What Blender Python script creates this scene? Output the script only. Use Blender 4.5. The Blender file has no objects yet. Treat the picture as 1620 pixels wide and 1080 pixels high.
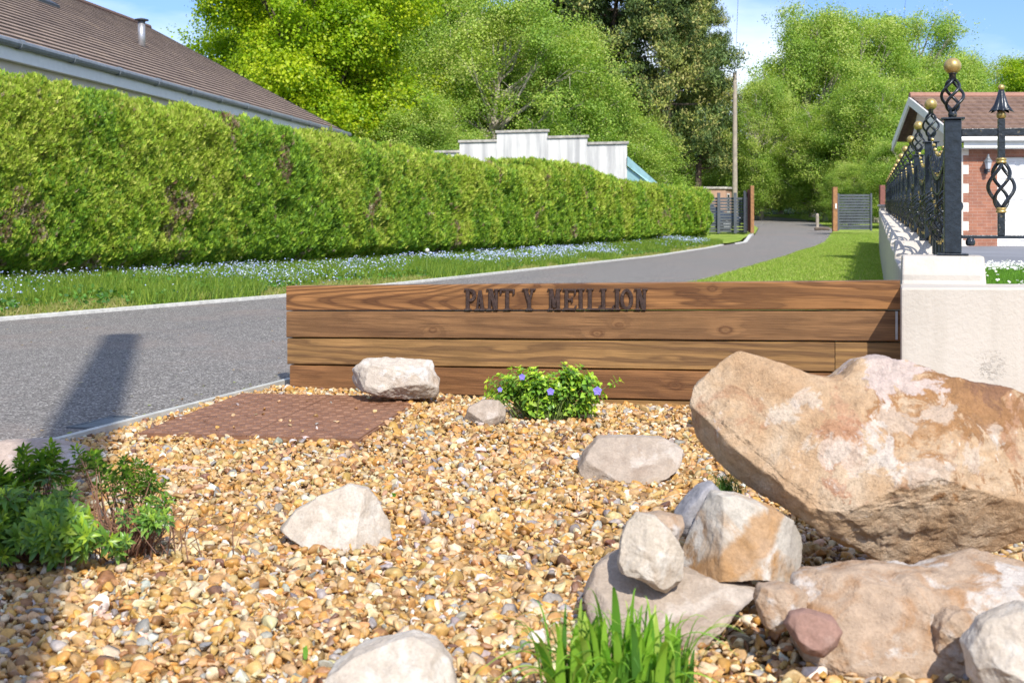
import bpy, bmesh, math, random
import numpy as np
from mathutils import Vector, Matrix, noise as mnoise
R = math.radians
sc = bpy.context.scene
col = sc.collection
# ------------------------------------------------------------------ camera, world, sun, exposure
F, CX, HY, H = 1950.0, 810.0, 350.0, 1.10          # focal length in photo pixels, centre, horizon row, eye height
cam_d = bpy.data.cameras.new('camera'); cam = bpy.data.objects.new('camera', cam_d); col.objects.link(cam)
cam.location = (0, 0, H); cam.rotation_euler = (R(90), 0, 0)
cam_d.sensor_width = 36; cam_d.lens = F/1620*36; cam_d.shift_y = -190/1620
cam_d.clip_end = 1500; cam_d.clip_start = .05
cam_d.dof.use_dof = True; cam_d.dof.focus_distance = 7.4; cam_d.dof.aperture_fstop = 6.3
sc.camera = cam
SUN_EL = R(43)
SX, SY = -.267, .964                                # ground direction the light travels
w = bpy.data.worlds.new('World'); sc.world = w; w.use_nodes = True
nt = w.node_tree; nt.nodes.clear()
def N(t, ty, **k):
    n = t.nodes.new(ty)
    for a, b in k.items(): setattr(n, a, b)
    return n
sky = N(nt, 'ShaderNodeTexSky', sky_type='NISHITA', sun_disc=False, sun_elevation=SUN_EL, sun_rotation=R(164.5), air_density=1.25, dust_density=.6, ozone_density=1.6)
tc = N(nt, 'ShaderNodeTexCoord'); mp = N(nt, 'ShaderNodeMapping'); mp.inputs['Scale'].default_value = (1, 1, 3.2); mp.inputs['Location'].default_value = (.35, 0, .2)
ns = N(nt, 'ShaderNodeTexNoise'); ns.inputs['Scale'].default_value = 3.2; ns.inputs['Detail'].default_value = 7; ns.inputs['Roughness'].default_value = .52
cr = N(nt, 'ShaderNodeValToRGB'); cr.color_ramp.elements[0].position = .42; cr.color_ramp.elements[1].position = .64
cr.color_ramp.elements[1].color = (.72, .72, .72, 1)
mx = N(nt, 'ShaderNodeMix', data_type='RGBA'); mx.inputs[7].default_value = (6.3, 6.7, 7.2, 1)
bg = N(nt, 'ShaderNodeBackground'); bg.inputs[1].default_value = .15
wo = N(nt, 'ShaderNodeOutputWorld'); L = nt.links.new
L(tc.outputs['Generated'], mp.inputs[0]); L(mp.outputs[0], ns.inputs[0]); L(ns.outputs[0], cr.inputs[0]); L(cr.outputs[0], mx.inputs[0])
tn = N(nt, 'ShaderNodeMix', data_type='RGBA', blend_type='MULTIPLY'); tn.inputs[0].default_value = 1; tn.inputs[7].default_value = (.42, .54, .86, 1)
L(sky.outputs[0], tn.inputs[6]); L(tn.outputs[2], mx.inputs[6]); L(mx.outputs[2], bg.inputs[0]); L(bg.outputs[0], wo.inputs[0])
sd = bpy.data.lights.new('sun', 'SUN'); sd.energy = 3.9; sd.angle = R(.53); sd.color = (1, .955, .88)
so = bpy.data.objects.new('sun', sd); col.objects.link(so)
so.rotation_euler = Vector((SX*math.cos(SUN_EL), SY*math.cos(SUN_EL), -math.sin(SUN_EL))).to_track_quat('-Z', 'Y').to_euler()
sc.view_settings.view_transform = 'Standard'; sc.view_settings.look = 'None'; sc.view_settings.exposure = .58; sc.view_settings.gamma = 1
sc.cycles.max_bounces = 7; sc.cycles.diffuse_bounces = 3; sc.cycles.glossy_bounces = 3; sc.cycles.transmission_bounces = 3; sc.cycles.transparent_max_bounces = 6
sc.cycles.use_denoising = True; sc.cycles.caustics_reflective = False; sc.cycles.caustics_refractive = False
# ------------------------------------------------------------------ helpers
def at(px, py, Y): return Vector(((px-CX)/F*Y, Y, H-(py-HY)/F*Y))
def gp(Y): return float(np.interp(Y, [0, 38, 46, 58, 85, 110, 220, 500], [0, 0, .10, .50, 1.18, 2.2, 9, 26]))
def tag(o, label=None, cat=None, group=None, kind=None):
    if label: o['label'] = label
    if cat: o['category'] = cat
    if group: o['group'] = group
    if kind: o['kind'] = kind
    return o
def empty(name, loc=(0, 0, 0), rz=0, label=None, cat=None, group=None):
    o = bpy.data.objects.new(name, None); col.objects.link(o); o.location = loc; o.rotation_euler = (0, 0, rz); o.empty_display_size = .1
    return tag(o, label, cat, group)
def link(name, me, m=None, parent=None, smooth=False, bevel=0):
    o = bpy.data.objects.new(name, me); col.objects.link(o)
    if m is not None: me.materials.append(m)
    if parent is not None: o.parent = parent
    if smooth: me.polygons.foreach_set('use_smooth', [True]*len(me.polygons))
    if bevel:
        b = o.modifiers.new('bevel', 'BEVEL'); b.width = bevel; b.segments = 2; b.limit_method = 'ANGLE'
    return o
def copy_tree(o, parent=None):
    c = o.copy(); col.objects.link(c); c.parent = parent
    for ch in list(o.children): copy_tree(ch, c)
    return c
class MB:
    def __init__(s): s.v = []; s.f = []
    def add(s, vs, fs):
        k = len(s.v); s.v += [tuple(v) for v in vs]; s.f += [tuple(i+k for i in f) for f in fs]; return s
    def box(s, x0, x1, y0, y1, z0, z1):
        return s.add([(x0, y0, z0), (x1, y0, z0), (x1, y1, z0), (x0, y1, z0), (x0, y0, z1), (x1, y0, z1), (x1, y1, z1), (x0, y1, z1)],
                     [(3, 2, 1, 0), (4, 5, 6, 7), (0, 1, 5, 4), (1, 2, 6, 5), (2, 3, 7, 6), (3, 0, 4, 7)])
    def hexa(s, p):   # 8 points: bottom 4 ccw, top 4 ccw
        return s.add(p, [(3, 2, 1, 0), (4, 5, 6, 7), (0, 1, 5, 4), (1, 2, 6, 5), (2, 3, 7, 6), (3, 0, 4, 7)])
    def tube(s, path, rad, n=8, sq=False):
        path = [Vector(p) for p in path]; m = len(path)
        if not hasattr(rad, '__len__'): rad = [rad]*m
        rings = []; up = None
        for i, p in enumerate(path):
            t = (path[min(i+1, m-1)]-path[max(i-1, 0)]).normalized()
            if up is None: up = Vector((0, 0, 1)) if abs(t.z) < .9 else Vector((1, 0, 0))
            a = t.cross(up)
            if a.length < 1e-5: a = t.orthogonal()
            a.normalize(); b = t.cross(a).normalized(); up = -b if False else a.cross(t)
            off = math.pi/4 if sq else 0; q = math.sqrt(2) if sq else 1
            rings.append([p+(a*math.cos(2*math.pi*k/n+off)+b*math.sin(2*math.pi*k/n+off))*rad[i]*q for k in range(n)])
        vs = [v for r in rings for v in r]
        fs = [(i*n+k, i*n+(k+1) % n, (i+1)*n+(k+1) % n, (i+1)*n+k) for i in range(m-1) for k in range(n)]
        fs += [tuple(range(n))[::-1], tuple((m-1)*n+k for k in range(n))]
        return s.add(vs, fs)
    def lathe(s, prof, n=20, c=(0, 0, 0)):
        vs = [(c[0]+r*math.cos(2*math.pi*k/n), c[1]+r*math.sin(2*math.pi*k/n), c[2]+z) for r, z in prof for k in range(n)]
        m = len(prof)
        fs = [(i*n+k, i*n+(k+1) % n, (i+1)*n+(k+1) % n, (i+1)*n+k) for i in range(m-1) for k in range(n)]
        fs += [tuple(range(n))[::-1], tuple((m-1)*n+k for k in range(n))]
        return s.add(vs, fs)
    def prism(s, poly, y0, y1):   # polygon in x,z extruded along y
        n = len(poly)
        vs = [(x, y0, z) for x, z in poly]+[(x, y1, z) for x, z in poly]
        return s.add(vs, [tuple(range(n)), tuple(range(2*n-1, n-1, -1))]+[((i+1) % n, i, n+i, n+(i+1) % n) for i in range(n)])
    def mesh(s, name):
        me = bpy.data.meshes.new(name); me.from_pydata(s.v, [], s.f)
        bm = bmesh.new(); bm.from_mesh(me); bmesh.ops.recalc_face_normals(bm, faces=bm.faces); bm.to_mesh(me); bm.free(); me.update(); return me
    def build(s, name, m, parent=None, smooth=False, bevel=0): return link(name, s.mesh(name), m, parent, smooth, bevel)
def np_mesh(name, V, Fc, colr=None, smooth=False):
    me = bpy.data.meshes.new(name); nv, nf, k = len(V), len(Fc), Fc.shape[1]
    me.vertices.add(nv); me.vertices.foreach_set('co', V.astype(np.float32).ravel())
    me.loops.add(nf*k); me.loops.foreach_set('vertex_index', Fc.astype(np.int32).ravel())
    me.polygons.add(nf); me.polygons.foreach_set('loop_start', np.arange(0, nf*k, k, dtype=np.int32))
    if smooth: me.polygons.foreach_set('use_smooth', np.ones(nf, dtype=bool))
    me.update(calc_edges=True)
    if colr is not None:
        a = me.color_attributes.new('tint', 'FLOAT_COLOR', 'POINT')
        c = np.ones((nv, 4), np.float32); c[:, :3] = colr; a.data.foreach_set('color', c.ravel())
    return me
def vnoise(P, seed=0):
    P = np.asarray(P, float)+seed*17.31; i = np.floor(P).astype(np.int64); f = P-i; f = f*f*(3-2*f)
    def h(a, b, c):
        n = (a*73856093) ^ (b*19349663) ^ (c*83492791) ^ (seed*2654435)
        n = (n ^ (n >> 13))*1274126177 & 0xffffffff
        return ((n ^ (n >> 16)) & 0xffff)/65535.
    x, y, z = i.T; fx, fy, fz = f.T; r = 0
    for dx in (0, 1):
        for dy in (0, 1):
            for dz in (0, 1):
                r = r+h(x+dx, y+dy, z+dz)*(fx if dx else 1-fx)*(fy if dy else 1-fy)*(fz if dz else 1-fz)
    return r*2-1
def fbm(P, o=4, seed=0):
    r = 0; a = 1; s = 0; P = np.asarray(P, float)
    for k in range(o): r = r+a*vnoise(P*2**k, seed+k); s += a; a *= .5
    return r/s
def frames(d, up):           # rotation with local y = d, local z near up
    d = d/np.linalg.norm(d, axis=1, keepdims=True)
    x = np.cross(d, up); x = x/(np.linalg.norm(x, axis=1, keepdims=True)+1e-9); z = np.cross(x, d)
    return np.stack([x, d, z], axis=2)
def rand_dirs(rng, n):
    v = rng.normal(size=(n, 3)); return v/np.linalg.norm(v, axis=1, keepdims=True)
def scatter(T, TF, P, M, S, C=None):
    n, k = len(P), len(T); S = np.asarray(S)
    loc = T[None]*(S[:, None, None] if S.ndim == 1 else S[:, None, :])
    V = (P[:, None]+np.einsum('nij,nkj->nki', M, loc)).reshape(-1, 3)
    Fc = (TF[None]+(np.arange(n)*k)[:, None, None]).reshape(-1, TF.shape[1])
    return V, Fc, (None if C is None else np.repeat(C, k, axis=0))
def join_np(parts):
    V = []; Fs = []; Cs = []; k = 0
    for v, f, c in parts: V.append(v); Fs.append(f+k); Cs.append(c); k += len(v)
    return np.concatenate(V), np.concatenate(Fs), np.concatenate(Cs)
def pick(rng, pal, wts, n): return np.array(pal)[rng.choice(len(pal), n, p=np.array(wts)/sum(wts))]
LEAF = np.array([(0, 0, 0), (.5, .45, .12), (0, 1, -.05), (-.5, .45, .12)], float); LEAFF = np.array([(0, 1, 2, 3)])
LANCE = np.array([(-.05, 0, 0), (.05, 0, 0), (.17, .4, .07), (0, .42, 0), (-.17, .4, .07), (.12, .75, .02), (0, .78, -.05), (-.12, .75, .02), (0, 1, -.2)], float)
LANCEF = np.array([(0, 1, 2, 3), (0, 3, 4, 4), (3, 2, 5, 6), (4, 3, 6, 7), (6, 5, 8, 8), (7, 6, 8, 8)])
LANCEF = np.array([(0, 1, 2, 3), (3, 2, 5, 6), (4, 3, 6, 7)]) # quads; tip added below
LANCE = np.array([(-.05, 0, 0), (.05, 0, 0), (.18, .4, .07), (0, .40, 0), (-.18, .4, .07), (.10, .8, .0), (0, .82, -.05), (-.10, .8, 0), (0, 1.02, -.17)], float)
LANCEF = np.array([(0, 1, 2, 3), (0, 3, 4, 0), (3, 2, 5, 6), (4, 3, 6, 7), (7, 6, 5, 8)])
LANCEF = np.array([(0, 1, 2, 3), (3, 2, 5, 6), (4, 3, 6, 7), (7, 6, 5, 8)])
BLADE = np.array([(-.5, 0, 0), (.5, 0, 0), (.38, .5, .06), (-.38, .5, .06), (.04, 1, .30), (-.04, 1, .30)], float)
BLADEF = np.array([(0, 1, 2, 3), (3, 2, 4, 5)])
# ------------------------------------------------------------------ materials
def new_mat(name):
    m = bpy.data.materials.new(name); m.use_nodes = True; t = m.node_tree; t.nodes.clear()
    b = N(t, 'ShaderNodeBsdfPrincipled'); o = N(t, 'ShaderNodeOutputMaterial'); t.links.new(b.outputs[0], o.inputs[0]); return m, t, b, o
def setc(s, c): s.default_value = (*c, 1) if len(c) == 3 else c
def ramp(t, src, stops):
    r = N(t, 'ShaderNodeValToRGB'); e = r.color_ramp.elements
    while len(e) < len(stops): e.new(.5)
    for k, (p, c) in enumerate(stops): e[k].position = p; e[k].color = (*c, 1) if hasattr(c, '__len__') else (c, c, c, 1)
    t.links.new(src, r.inputs[0]); return r.outputs[0]
def noise_n(t, vec, scale, detail=4, rough=.55, dist=0):
    n = N(t, 'ShaderNodeTexNoise'); n.inputs['Scale'].default_value = scale; n.inputs['Detail'].default_value = detail
    n.inputs['Roughness'].default_value = rough; n.inputs['Distortion'].default_value = dist
    if vec is not None: t.links.new(vec, n.inputs[0])
    return n.outputs[0]
def mixc(t, fac, a, b, mode='MIX'):
    m = N(t, 'ShaderNodeMix', data_type='RGBA', blend_type=mode)
    for k, x in ((0, fac), (6, a), (7, b)):
        if isinstance(x, bpy.types.NodeSocket): t.links.new(x, m.inputs[k])
        elif hasattr(x, '__len__'): setc(m.inputs[k], x)
        else: m.inputs[k].default_value = x
    return m.outputs[2]
def math_n(t, op, a, b=None, c=None):
    m = N(t, 'ShaderNodeMath', operation=op)
    for k, x in enumerate((a, b, c)):
        if x is None: continue
        if isinstance(x, bpy.types.NodeSocket): t.links.new(x, m.inputs[k])
        else: m.inputs[k].default_value = x
    return m.outputs[0]
def bump(t, b, h, strength=.3, dist=.01):
    n = N(t, 'ShaderNodeBump'); n.inputs['Strength'].default_value = strength; n.inputs['Distance'].default_value = dist
    t.links.new(h, n.inputs['Height']); t.links.new(n.outputs[0], b.inputs['Normal'])
def objco(t): return N(t, 'ShaderNodeTexCoord').outputs['Object']
def geoco(t): return N(t, 'ShaderNodeNewGeometry').outputs['Position']
def simple(name, c, rough=.6, metal=0, var=.12, scale=8, bs=.15, bd=.004, bscale=60, spec=.5, world=False):
    m, t, b, o = new_mat(name); v = geoco(t) if world else objco(t)
    n = noise_n(t, v, scale, 5, .6)
    cc = ramp(t, n, [(.3, tuple(x*(1-var) for x in c)), (.7, tuple(min(1, x*(1+var)) for x in c))])
    t.links.new(cc, b.inputs['Base Color']); b.inputs['Roughness'].default_value = rough; b.inputs['Metallic'].default_value = metal
    b.inputs['Specular IOR Level'].default_value = spec
    bump(t, b, noise_n(t, v, bscale, 3), bs, bd); return m
def leaf_mat(name, trans=.35, rough=.5, gain=1.0, tgain=(1.25, 1.35, .55)):
    m, t, b, o = new_mat(name)
    a = N(t, 'ShaderNodeAttribute', attribute_name='tint'); base = a.outputs['Color']
    if gain != 1: base = mixc(t, 1, base, (gain, gain, gain), 'MULTIPLY')
    t.links.new(base, b.inputs['Base Color']); b.inputs['Roughness'].default_value = rough; b.inputs['Specular IOR Level'].default_value = .35
    tr = N(t, 'ShaderNodeBsdfTranslucent'); t.links.new(mixc(t, 1, base, tgain, 'MULTIPLY'), tr.inputs[0])
    ms = N(t, 'ShaderNodeMixShader'); ms.inputs[0].default_value = trans
    t.links.new(b.outputs[0], ms.inputs[1]); t.links.new(tr.outputs[0], ms.inputs[2]); t.links.new(ms.outputs[0], o.inputs[0]); return m
def tint_mat(name, rough=.6, bs=.3, bscale=90, bd=.002, spec=.5):
    m, t, b, o = new_mat(name); a = N(t, 'ShaderNodeAttribute', attribute_name='tint')
    n = noise_n(t, objco(t), 70, 4)
    cc = mixc(t, 1, a.outputs['Color'], ramp(t, n, [(.3, .72), (.7, 1.15)]), 'MULTIPLY')
    t.links.new(cc, b.inputs['Base Color']); b.inputs['Roughness'].default_value = rough; b.inputs['Specular IOR Level'].default_value = spec
    if bs: bump(t, b, noise_n(t, objco(t), bscale, 3), bs, bd)
    return m
def rock_mat(name, base, patch, stain, pscale=6, sscale=4, pt=.55, stt=.58, bs=.55, band=False):
    m, t, b, o = new_mat(name); v = objco(t)
    n1 = noise_n(t, v, pscale, 7, .62, .4); n2 = noise_n(t, v, sscale, 6, .6, .8); n3 = noise_n(t, v, 26, 6, .7); n4 = noise_n(t, v, 130, 3, .6)
    c = mixc(t, ramp(t, n2, [(stt-.10, 0), (stt+.08, 1)]), base, stain)
    c = mixc(t, ramp(t, n1, [(pt-.03, 0), (pt+.05, 1)]), c, patch)
    if band:
        sx = N(t, 'ShaderNodeSeparateXYZ'); t.links.new(v, sx.inputs[0])
        wv = math_n(t, 'ADD', math_n(t, 'MULTIPLY', sx.outputs[0], -6.5), math_n(t, 'MULTIPLY', sx.outputs[2], 7.5))
        wv = math_n(t, 'ADD', wv, math_n(t, 'MULTIPLY', n1, 1.2))
        c = mixc(t, ramp(t, math_n(t, 'SINE', math_n(t, 'MULTIPLY', wv, 2.2)), [(.55, 0), (.8, .8)]), c, stain)
    c = mixc(t, 1, c, ramp(t, n3, [(.28, .78), (.72, 1.14)]), 'MULTIPLY')
    c = mixc(t, 1, c, ramp(t, n4, [(.3, .88), (.7, 1.1)]), 'MULTIPLY')
    t.links.new(c, b.inputs['Base Color']); b.inputs['Roughness'].default_value = .82; b.inputs['Specular IOR Level'].default_value = .25
    h = math_n(t, 'ADD', n3, math_n(t, 'MULTIPLY', n4, .35)); bump(t, b, h, bs, .012); return m
M = {}
M['black'] = None
def metal_paint():
    m, t, b, o = new_mat('black_and_gold_paint'); v = objco(t)
    n = noise_n(t, v, 30, 5, .7)
    c = ramp(t, n, [(.55, (.012, .016, .02)), (.62, (.03, .035, .04)), (.70, (.30, .22, .08))])
    t.links.new(c, b.inputs['Base Color']); b.inputs['Roughness'].default_value = .33; b.inputs['Specular IOR Level'].default_value = .6
    bump(t, b, noise_n(t, v, 45, 2), .5, .006); return m
M['iron'] = metal_paint()
M['ironp'] = simple('black_gloss_paint', (.014, .02, .028), .3, 0, .5, 20, .5, .004, 35, .6)
M['gold'] = simple('gold_paint', (.50, .36, .13), .36, .55, .25, 25, .2, .002, 60)
M['render'] = None
def render_mat(name, c, bs=.75, pits=True, stain=0):
    m, t, b, o = new_mat(name); v = geoco(t)
    n = noise_n(t, v, 1.6, 5, .6); n2 = noise_n(t, v, 38, 5, .65)
    cc = ramp(t, n, [(.3, tuple(x*.93 for x in c)), (.7, tuple(min(1, x*1.04) for x in c))])
    if pits:
        vo = N(t, 'ShaderNodeTexVoronoi', feature='F1'); vo.inputs['Scale'].default_value = 11; t.links.new(v, vo.inputs[0])
        pt = ramp(t, math_n(t, 'ADD', vo.outputs['Distance'], math_n(t, 'MULTIPLY', n2, .12)), [(.095, 0), (.12, 1)])
        cc = mixc(t, 1, cc, mixc(t, pt, (.68, .62, .55), (1, 1, 1)), 'MULTIPLY')
        n2 = math_n(t, 'ADD', n2, math_n(t, 'MULTIPLY', pt, .5))
    if name == 'cream_render':
        ds = N(t, 'ShaderNodeVectorMath', operation='DISTANCE'); ds.inputs[1].default_value = (2.60, 6.72, .30); t.links.new(v, ds.inputs[0])
        n3 = noise_n(t, v, 55, 4, .7); rg_n = math_n(t, 'ADD', ds.outputs['Value'], math_n(t, 'MULTIPLY', noise_n(t, v, 14, 3), .16))
        msk = ramp(t, rg_n, [(.10, 1), (.19, 0)]); pt2 = math_n(t, 'MULTIPLY', msk, ramp(t, n3, [(.50, 0), (.60, 1)]))
        cc = mixc(t, pt2, cc, tuple(x*.93 for x in c)); n2 = math_n(t, 'SUBTRACT', n2, math_n(t, 'MULTIPLY', pt2, .9))
        mpn = N(t, 'ShaderNodeMapping'); mpn.inputs['Scale'].default_value = (5, 5, .5); t.links.new(v, mpn.inputs[0])
        cc = mixc(t, ramp(t, noise_n(t, mpn.outputs[0], 1.2, 5, .6), [(.50, 0), (.75, .35)]), cc, (.36, .32, .26))
    if stain:
        mpn = N(t, 'ShaderNodeMapping'); mpn.inputs['Scale'].default_value = (2.2, 2.2, .16); t.links.new(v, mpn.inputs[0])
        s = noise_n(t, mpn.outputs[0], 1.3, 6, .65); cc = mixc(t, ramp(t, s, [(.44, 0), (.62, stain)]), cc, (.26, .26, .27))
    t.links.new(cc, b.inputs['Base Color']); b.inputs['Roughness'].default_value = .8; b.inputs['Specular IOR Level'].default_value = .2
    bump(t, b, n2, bs, .006); return m
M['render'] = render_mat('cream_render', (.53, .48, .415))
M['house'] = render_mat('house_render', (.74, .66, .57), .3, False)
M['whitewall'] = render_mat('streaked_white_render', (.72, .70, .66), .4, False, .55)
M['white'] = simple('white_plastic', (.82, .80, .76), .4, 0, .05, 6, .05)
M['conc'] = simple('pale_concrete_edging', (.56, .55, .50), .85, 0, .22, 14, .5, .004, 80, .2, True)
M['coping'] = simple('weathered_coping', (.42, .39, .35), .85, 0, .35, 5, .4, .006, 40, .2, True)
M['blue'] = simple('pale_blue_paint', (.30, .50, .53), .6, 0, .12, 4, .1)
M['gutter'] = simple('grey_gutter', (.15, .17, .19), .4, 0, .25, 8)
M['dark'] = simple('dark_metal', (.035, .04, .05), .5, 0, .25, 8)
M['slate'] = simple('grey_fence_slat', (.075, .085, .095), .55, 0, .2, 5)
M['steel'] = simple('dull_steel', (.42, .42, .43), .4, .6, .15, 20)
M['glass'] = simple('window_glass', (.03, .04, .05), .08, 0, .2, 2, 0)
M['post'] = simple('orange_brown_post', (.29, .135, .05), .65, 0, .35, 9, .3)
M['maroon'] = simple('maroon_post', (.20, .07, .05), .65, 0, .25, 9, .3)
M['pole'] = simple('grey_brown_pole', (.36, .30, .235), .85, 0, .25, 3, .4, .01, 20)
M['bark'] = simple('grey_brown_bark', (.13, .10, .075), .9, 0, .45, 4, .6, .02, 14, .2)
M['palebark'] = simple('pale_bark', (.42, .37, .30), .9, 0, .4, 4, .6, .02, 14, .2)
M['twig'] = simple('brown_twig', (.20, .10, .06), .8, 0, .3, 20, .2)
M['gstem'] = simple('green_stem', (.16, .22, .05), .7, 0, .3, 20, .1)
M['soil'] = simple('dark_soil', (.10, .07, .045), .95, 0, .4, 3, .5, .02, 20, .1, True)
M['navy'] = simple('navy_car_paint', (.02, .035, .07), .2, .2, .1, 3, 0)
M['rubber'] = simple('black_rubber', (.02, .02, .02), .8)
M['lamp'] = simple('lamp_glass', (.5, .52, .55), .15, 0, .1, 5, 0)
M['leafA'] = leaf_mat('oak_leaf', .42, .5)
M['leafB'] = leaf_mat('willow_leaf', .38, .5)
M['leafP'] = leaf_mat('pine_needle', .15, .6, 1, (1.1, 1.2, .6))
M['hedge'] = leaf_mat('conifer_spray', .22, .6, 1, (1.2, 1.25, .5))
M['grass'] = leaf_mat('grass_blade', .35, .5)
M['shrub'] = leaf_mat('glossy_leaf', .32, .35)
M['petal'] = leaf_mat('petal', .3, .6, 1, (1, 1, 1))
M['pebble'] = tint_mat('flint_pebble', .5, .3, 120, .002)
def asphalt():
    m, t, b, o = new_mat('asphalt'); v = geoco(t)
    vo = N(t, 'ShaderNodeTexVoronoi'); vo.inputs['Scale'].default_value = 95; t.links.new(v, vo.inputs[0])
    bw = N(t, 'ShaderNodeSeparateColor'); t.links.new(vo.outputs['Color'], bw.inputs[0])
    n = noise_n(t, v, 320, 2); big = noise_n(t, v, .55, 5, .6, .5); mid = noise_n(t, v, 7, 5, .65)
    c = ramp(t, bw.outputs[0], [(.0, (.088, .080, .072)), (.55, (.19, .175, .158)), (.9, (.32, .295, .265)), (1, (.55, .53, .48))])
    c = mixc(t, 1, c, ramp(t, n, [(.3, .75), (.7, 1.2)]), 'MULTIPLY')
    c = mixc(t, ramp(t, big, [(.50, 0), (.72, .5)]), c, (.27, .21, .175))
    c = mixc(t, 1, c, ramp(t, mid, [(.3, .86), (.7, 1.1)]), 'MULTIPLY')
    t.links.new(c, b.inputs['Base Color']); b.inputs['Roughness'].default_value = .85; b.inputs['Specular IOR Level'].default_value = .25
    bump(t, b, math_n(t, 'ADD', vo.outputs['Distance'], n), .55, .006); return m
M['asphalt'] = asphalt()
def ground_mat(name, c1, c2, c3, s=1.2, w=None):
    m, t, b, o = new_mat(name); v = geoco(t)
    n = noise_n(t, v, s, 6, .65, .3); n2 = noise_n(t, v, 45, 4, .7)
    c = ramp(t, n, [(.3, c1), (.52, c2), (.75, c3)])
    c = mixc(t, 1, c, ramp(t, n2, [(.25, .55), (.75, 1.35)]), 'MULTIPLY')
    t.links.new(c, b.inputs['Base Color']); b.inputs['Roughness'].default_value = .9; b.inputs['Specular IOR Level'].default_value = .1
    bump(t, b, n2, .8, .02); return m
M['lawn'] = ground_mat('lawn_turf', (.16, .24, .03), (.27, .36, .06), (.40, .42, .13), .8)
M['earth'] = ground_mat('rough_ground', (.05, .08, .02), (.08, .13, .025), (.10, .10, .04), .3)
M['gravel'] = ground_mat('gravel_bed', (.20, .10, .04), (.34, .20, .08), (.42, .28, .13), 12)
def rust():
    m, t, b, o = new_mat('rusted_iron'); v = geoco(t)
    n = noise_n(t, v, 9, 6, .65, .4); n2 = noise_n(t, v, 130, 4, .7)
    c = ramp(t, n, [(.28, (.14, .062, .030)), (.5, (.215, .098, .048)), (.72, (.28, .14, .075))])
    c = mixc(t, 1, c, ramp(t, n2, [(.3, .75), (.7, 1.2)]), 'MULTIPLY')
    t.links.new(c, b.inputs['Base Color']); b.inputs['Roughness'].default_value = .62; bump(t, b, n2, .35, .002); return m
M['rust'] = rust()
M['letter'] = simple('brown_cast_iron', (.07, .042, .032), .42, .35, .45, 60, .5, .003, 90)
# ------------------------------------------------------------------ ground, road, gravel bed, lawns
def sheet(name, rows, m, kind='structure', smooth=True):   # rows: list of rows of points
    a = len(rows[0]); V = np.array([tuple(p) for r in rows for p in r])
    Fc = np.array([(i*a+j, i*a+j+1, (i+1)*a+j+1, (i+1)*a+j) for i in range(len(rows)-1) for j in range(a-1)])
    me = np_mesh(name, V, Fc, None, smooth); o = link(name, me, m); tag(o, kind=kind); return o
xs = np.concatenate([np.linspace(-400, -30, 10), np.linspace(-20, 60, 21), np.linspace(80, 500, 10)])
ys = np.concatenate([[-60, -20, 0], np.arange(10, 120, 5), np.linspace(130, 600, 20)])
sheet('ground', [[(x, y, gp(y)-.12) for x in xs] for y in ys], M['earth'])
def edgeL(Y): return float(np.interp(Y, [-2, 0, 8, 13.6, 17.9, 23, 35.7, 44, 48.5], [-13.5, -12.4, -8.4, -5.64, -3.27, -1.3, 3.48, 6.65, 8.45]))
def hedgeX(Y): return float(np.interp(Y, [0, 7.5, 17, 25, 33, 44, 54], [-15, -11.5, -7.06, -3.4, -.2, 4.3, 8.6]))
def edgeR(Y): return float(np.interp(Y, [-2, .7, 6.04, 8.48, 23, 33, 42, 47, 50, 57.5, 66, 85, 110], [-5, -4, -2.32, -1.55, 3.67, 6.85, 9.75, 11.6, 12.7, 14.9, 17.2, 20.5, 15]))
def edgeL2(Y): return float(np.interp(Y, [-2, 48.5, 50.5, 53, 57.5, 66, 85, 110], [0, 8.45, 9.5, 10.1, 11.35, 13.2, 16.2, 10.5])) if Y > 48.5 else edgeL(Y)
ry = list(np.arange(-2, 45, 1.0))+list(np.arange(45, 111, 1.5))
sheet('road', [[(edgeL2(y)+(edgeR(y)-edgeL2(y))*u, y+.0, gp(y)) for u in np.linspace(0, 1, 6)] for y in ry], M['asphalt'])
def strip(name, pts, wd, hgt, m, side=1, label=None):
    mb = MB(); P = [Vector(p) for p in pts]; ring = []
    for i, p in enumerate(P):
        t = (P[min(i+1, len(P)-1)]-P[max(i-1, 0)]); t.z = 0; t.normalize(); n = Vector((t.y, -t.x, 0))*side
        j = .012*math.sin(i*2.3)*(wd > .06)
        ring.append([p+Vector((0, 0, -.06)), p+Vector((0, 0, hgt)), p+n*(wd+j)+Vector((0, 0, hgt)), p+n*(wd+j)+Vector((0, 0, -.06))])
    vs = [v for r in ring for v in r]; fs = [(i*4+k, i*4+(k+1) % 4, (i+1)*4+(k+1) % 4, (i+1)*4+k) for i in range(len(P)-1) for k in range(4)]
    fs += [(0, 1, 2, 3), tuple(len(vs)-4+k for k in range(4))]
    o = mb.add(vs, fs).build(name, m); return tag(o, kind='structure')
strip('kerb', [(edgeL(y), y, gp(y)) for y in np.arange(0, 48.6, 1.2)], .16, .035, M['conc'], -1)
strip('kerb', [(9.0, 48.9, gp(49)), (9.6, 50.3, gp(50)), (10.1, 52.5, gp(52.5)), (10.9, 56, gp(56)), (11.3, 57.6, gp(57.6))], .16, .04, M['conc'], -1)
strip('kerb', [(edgeR(y), y, gp(y)) for y in np.arange(1, 8.6, .5)], .042, .022, simple('grey_metal_edging', (.50, .49, .43), .55, .1, .2, 6, .2, .003, 50, .4, True), 1)
strip('kerb', [(edgeR(y), y, gp(y)) for y in np.arange(48, 57.4, 1.0)], .10, .03, M['conc'], 1)
def vz(u): return .02+.13*(u*u*(3-2*u))
vrows = []
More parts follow.
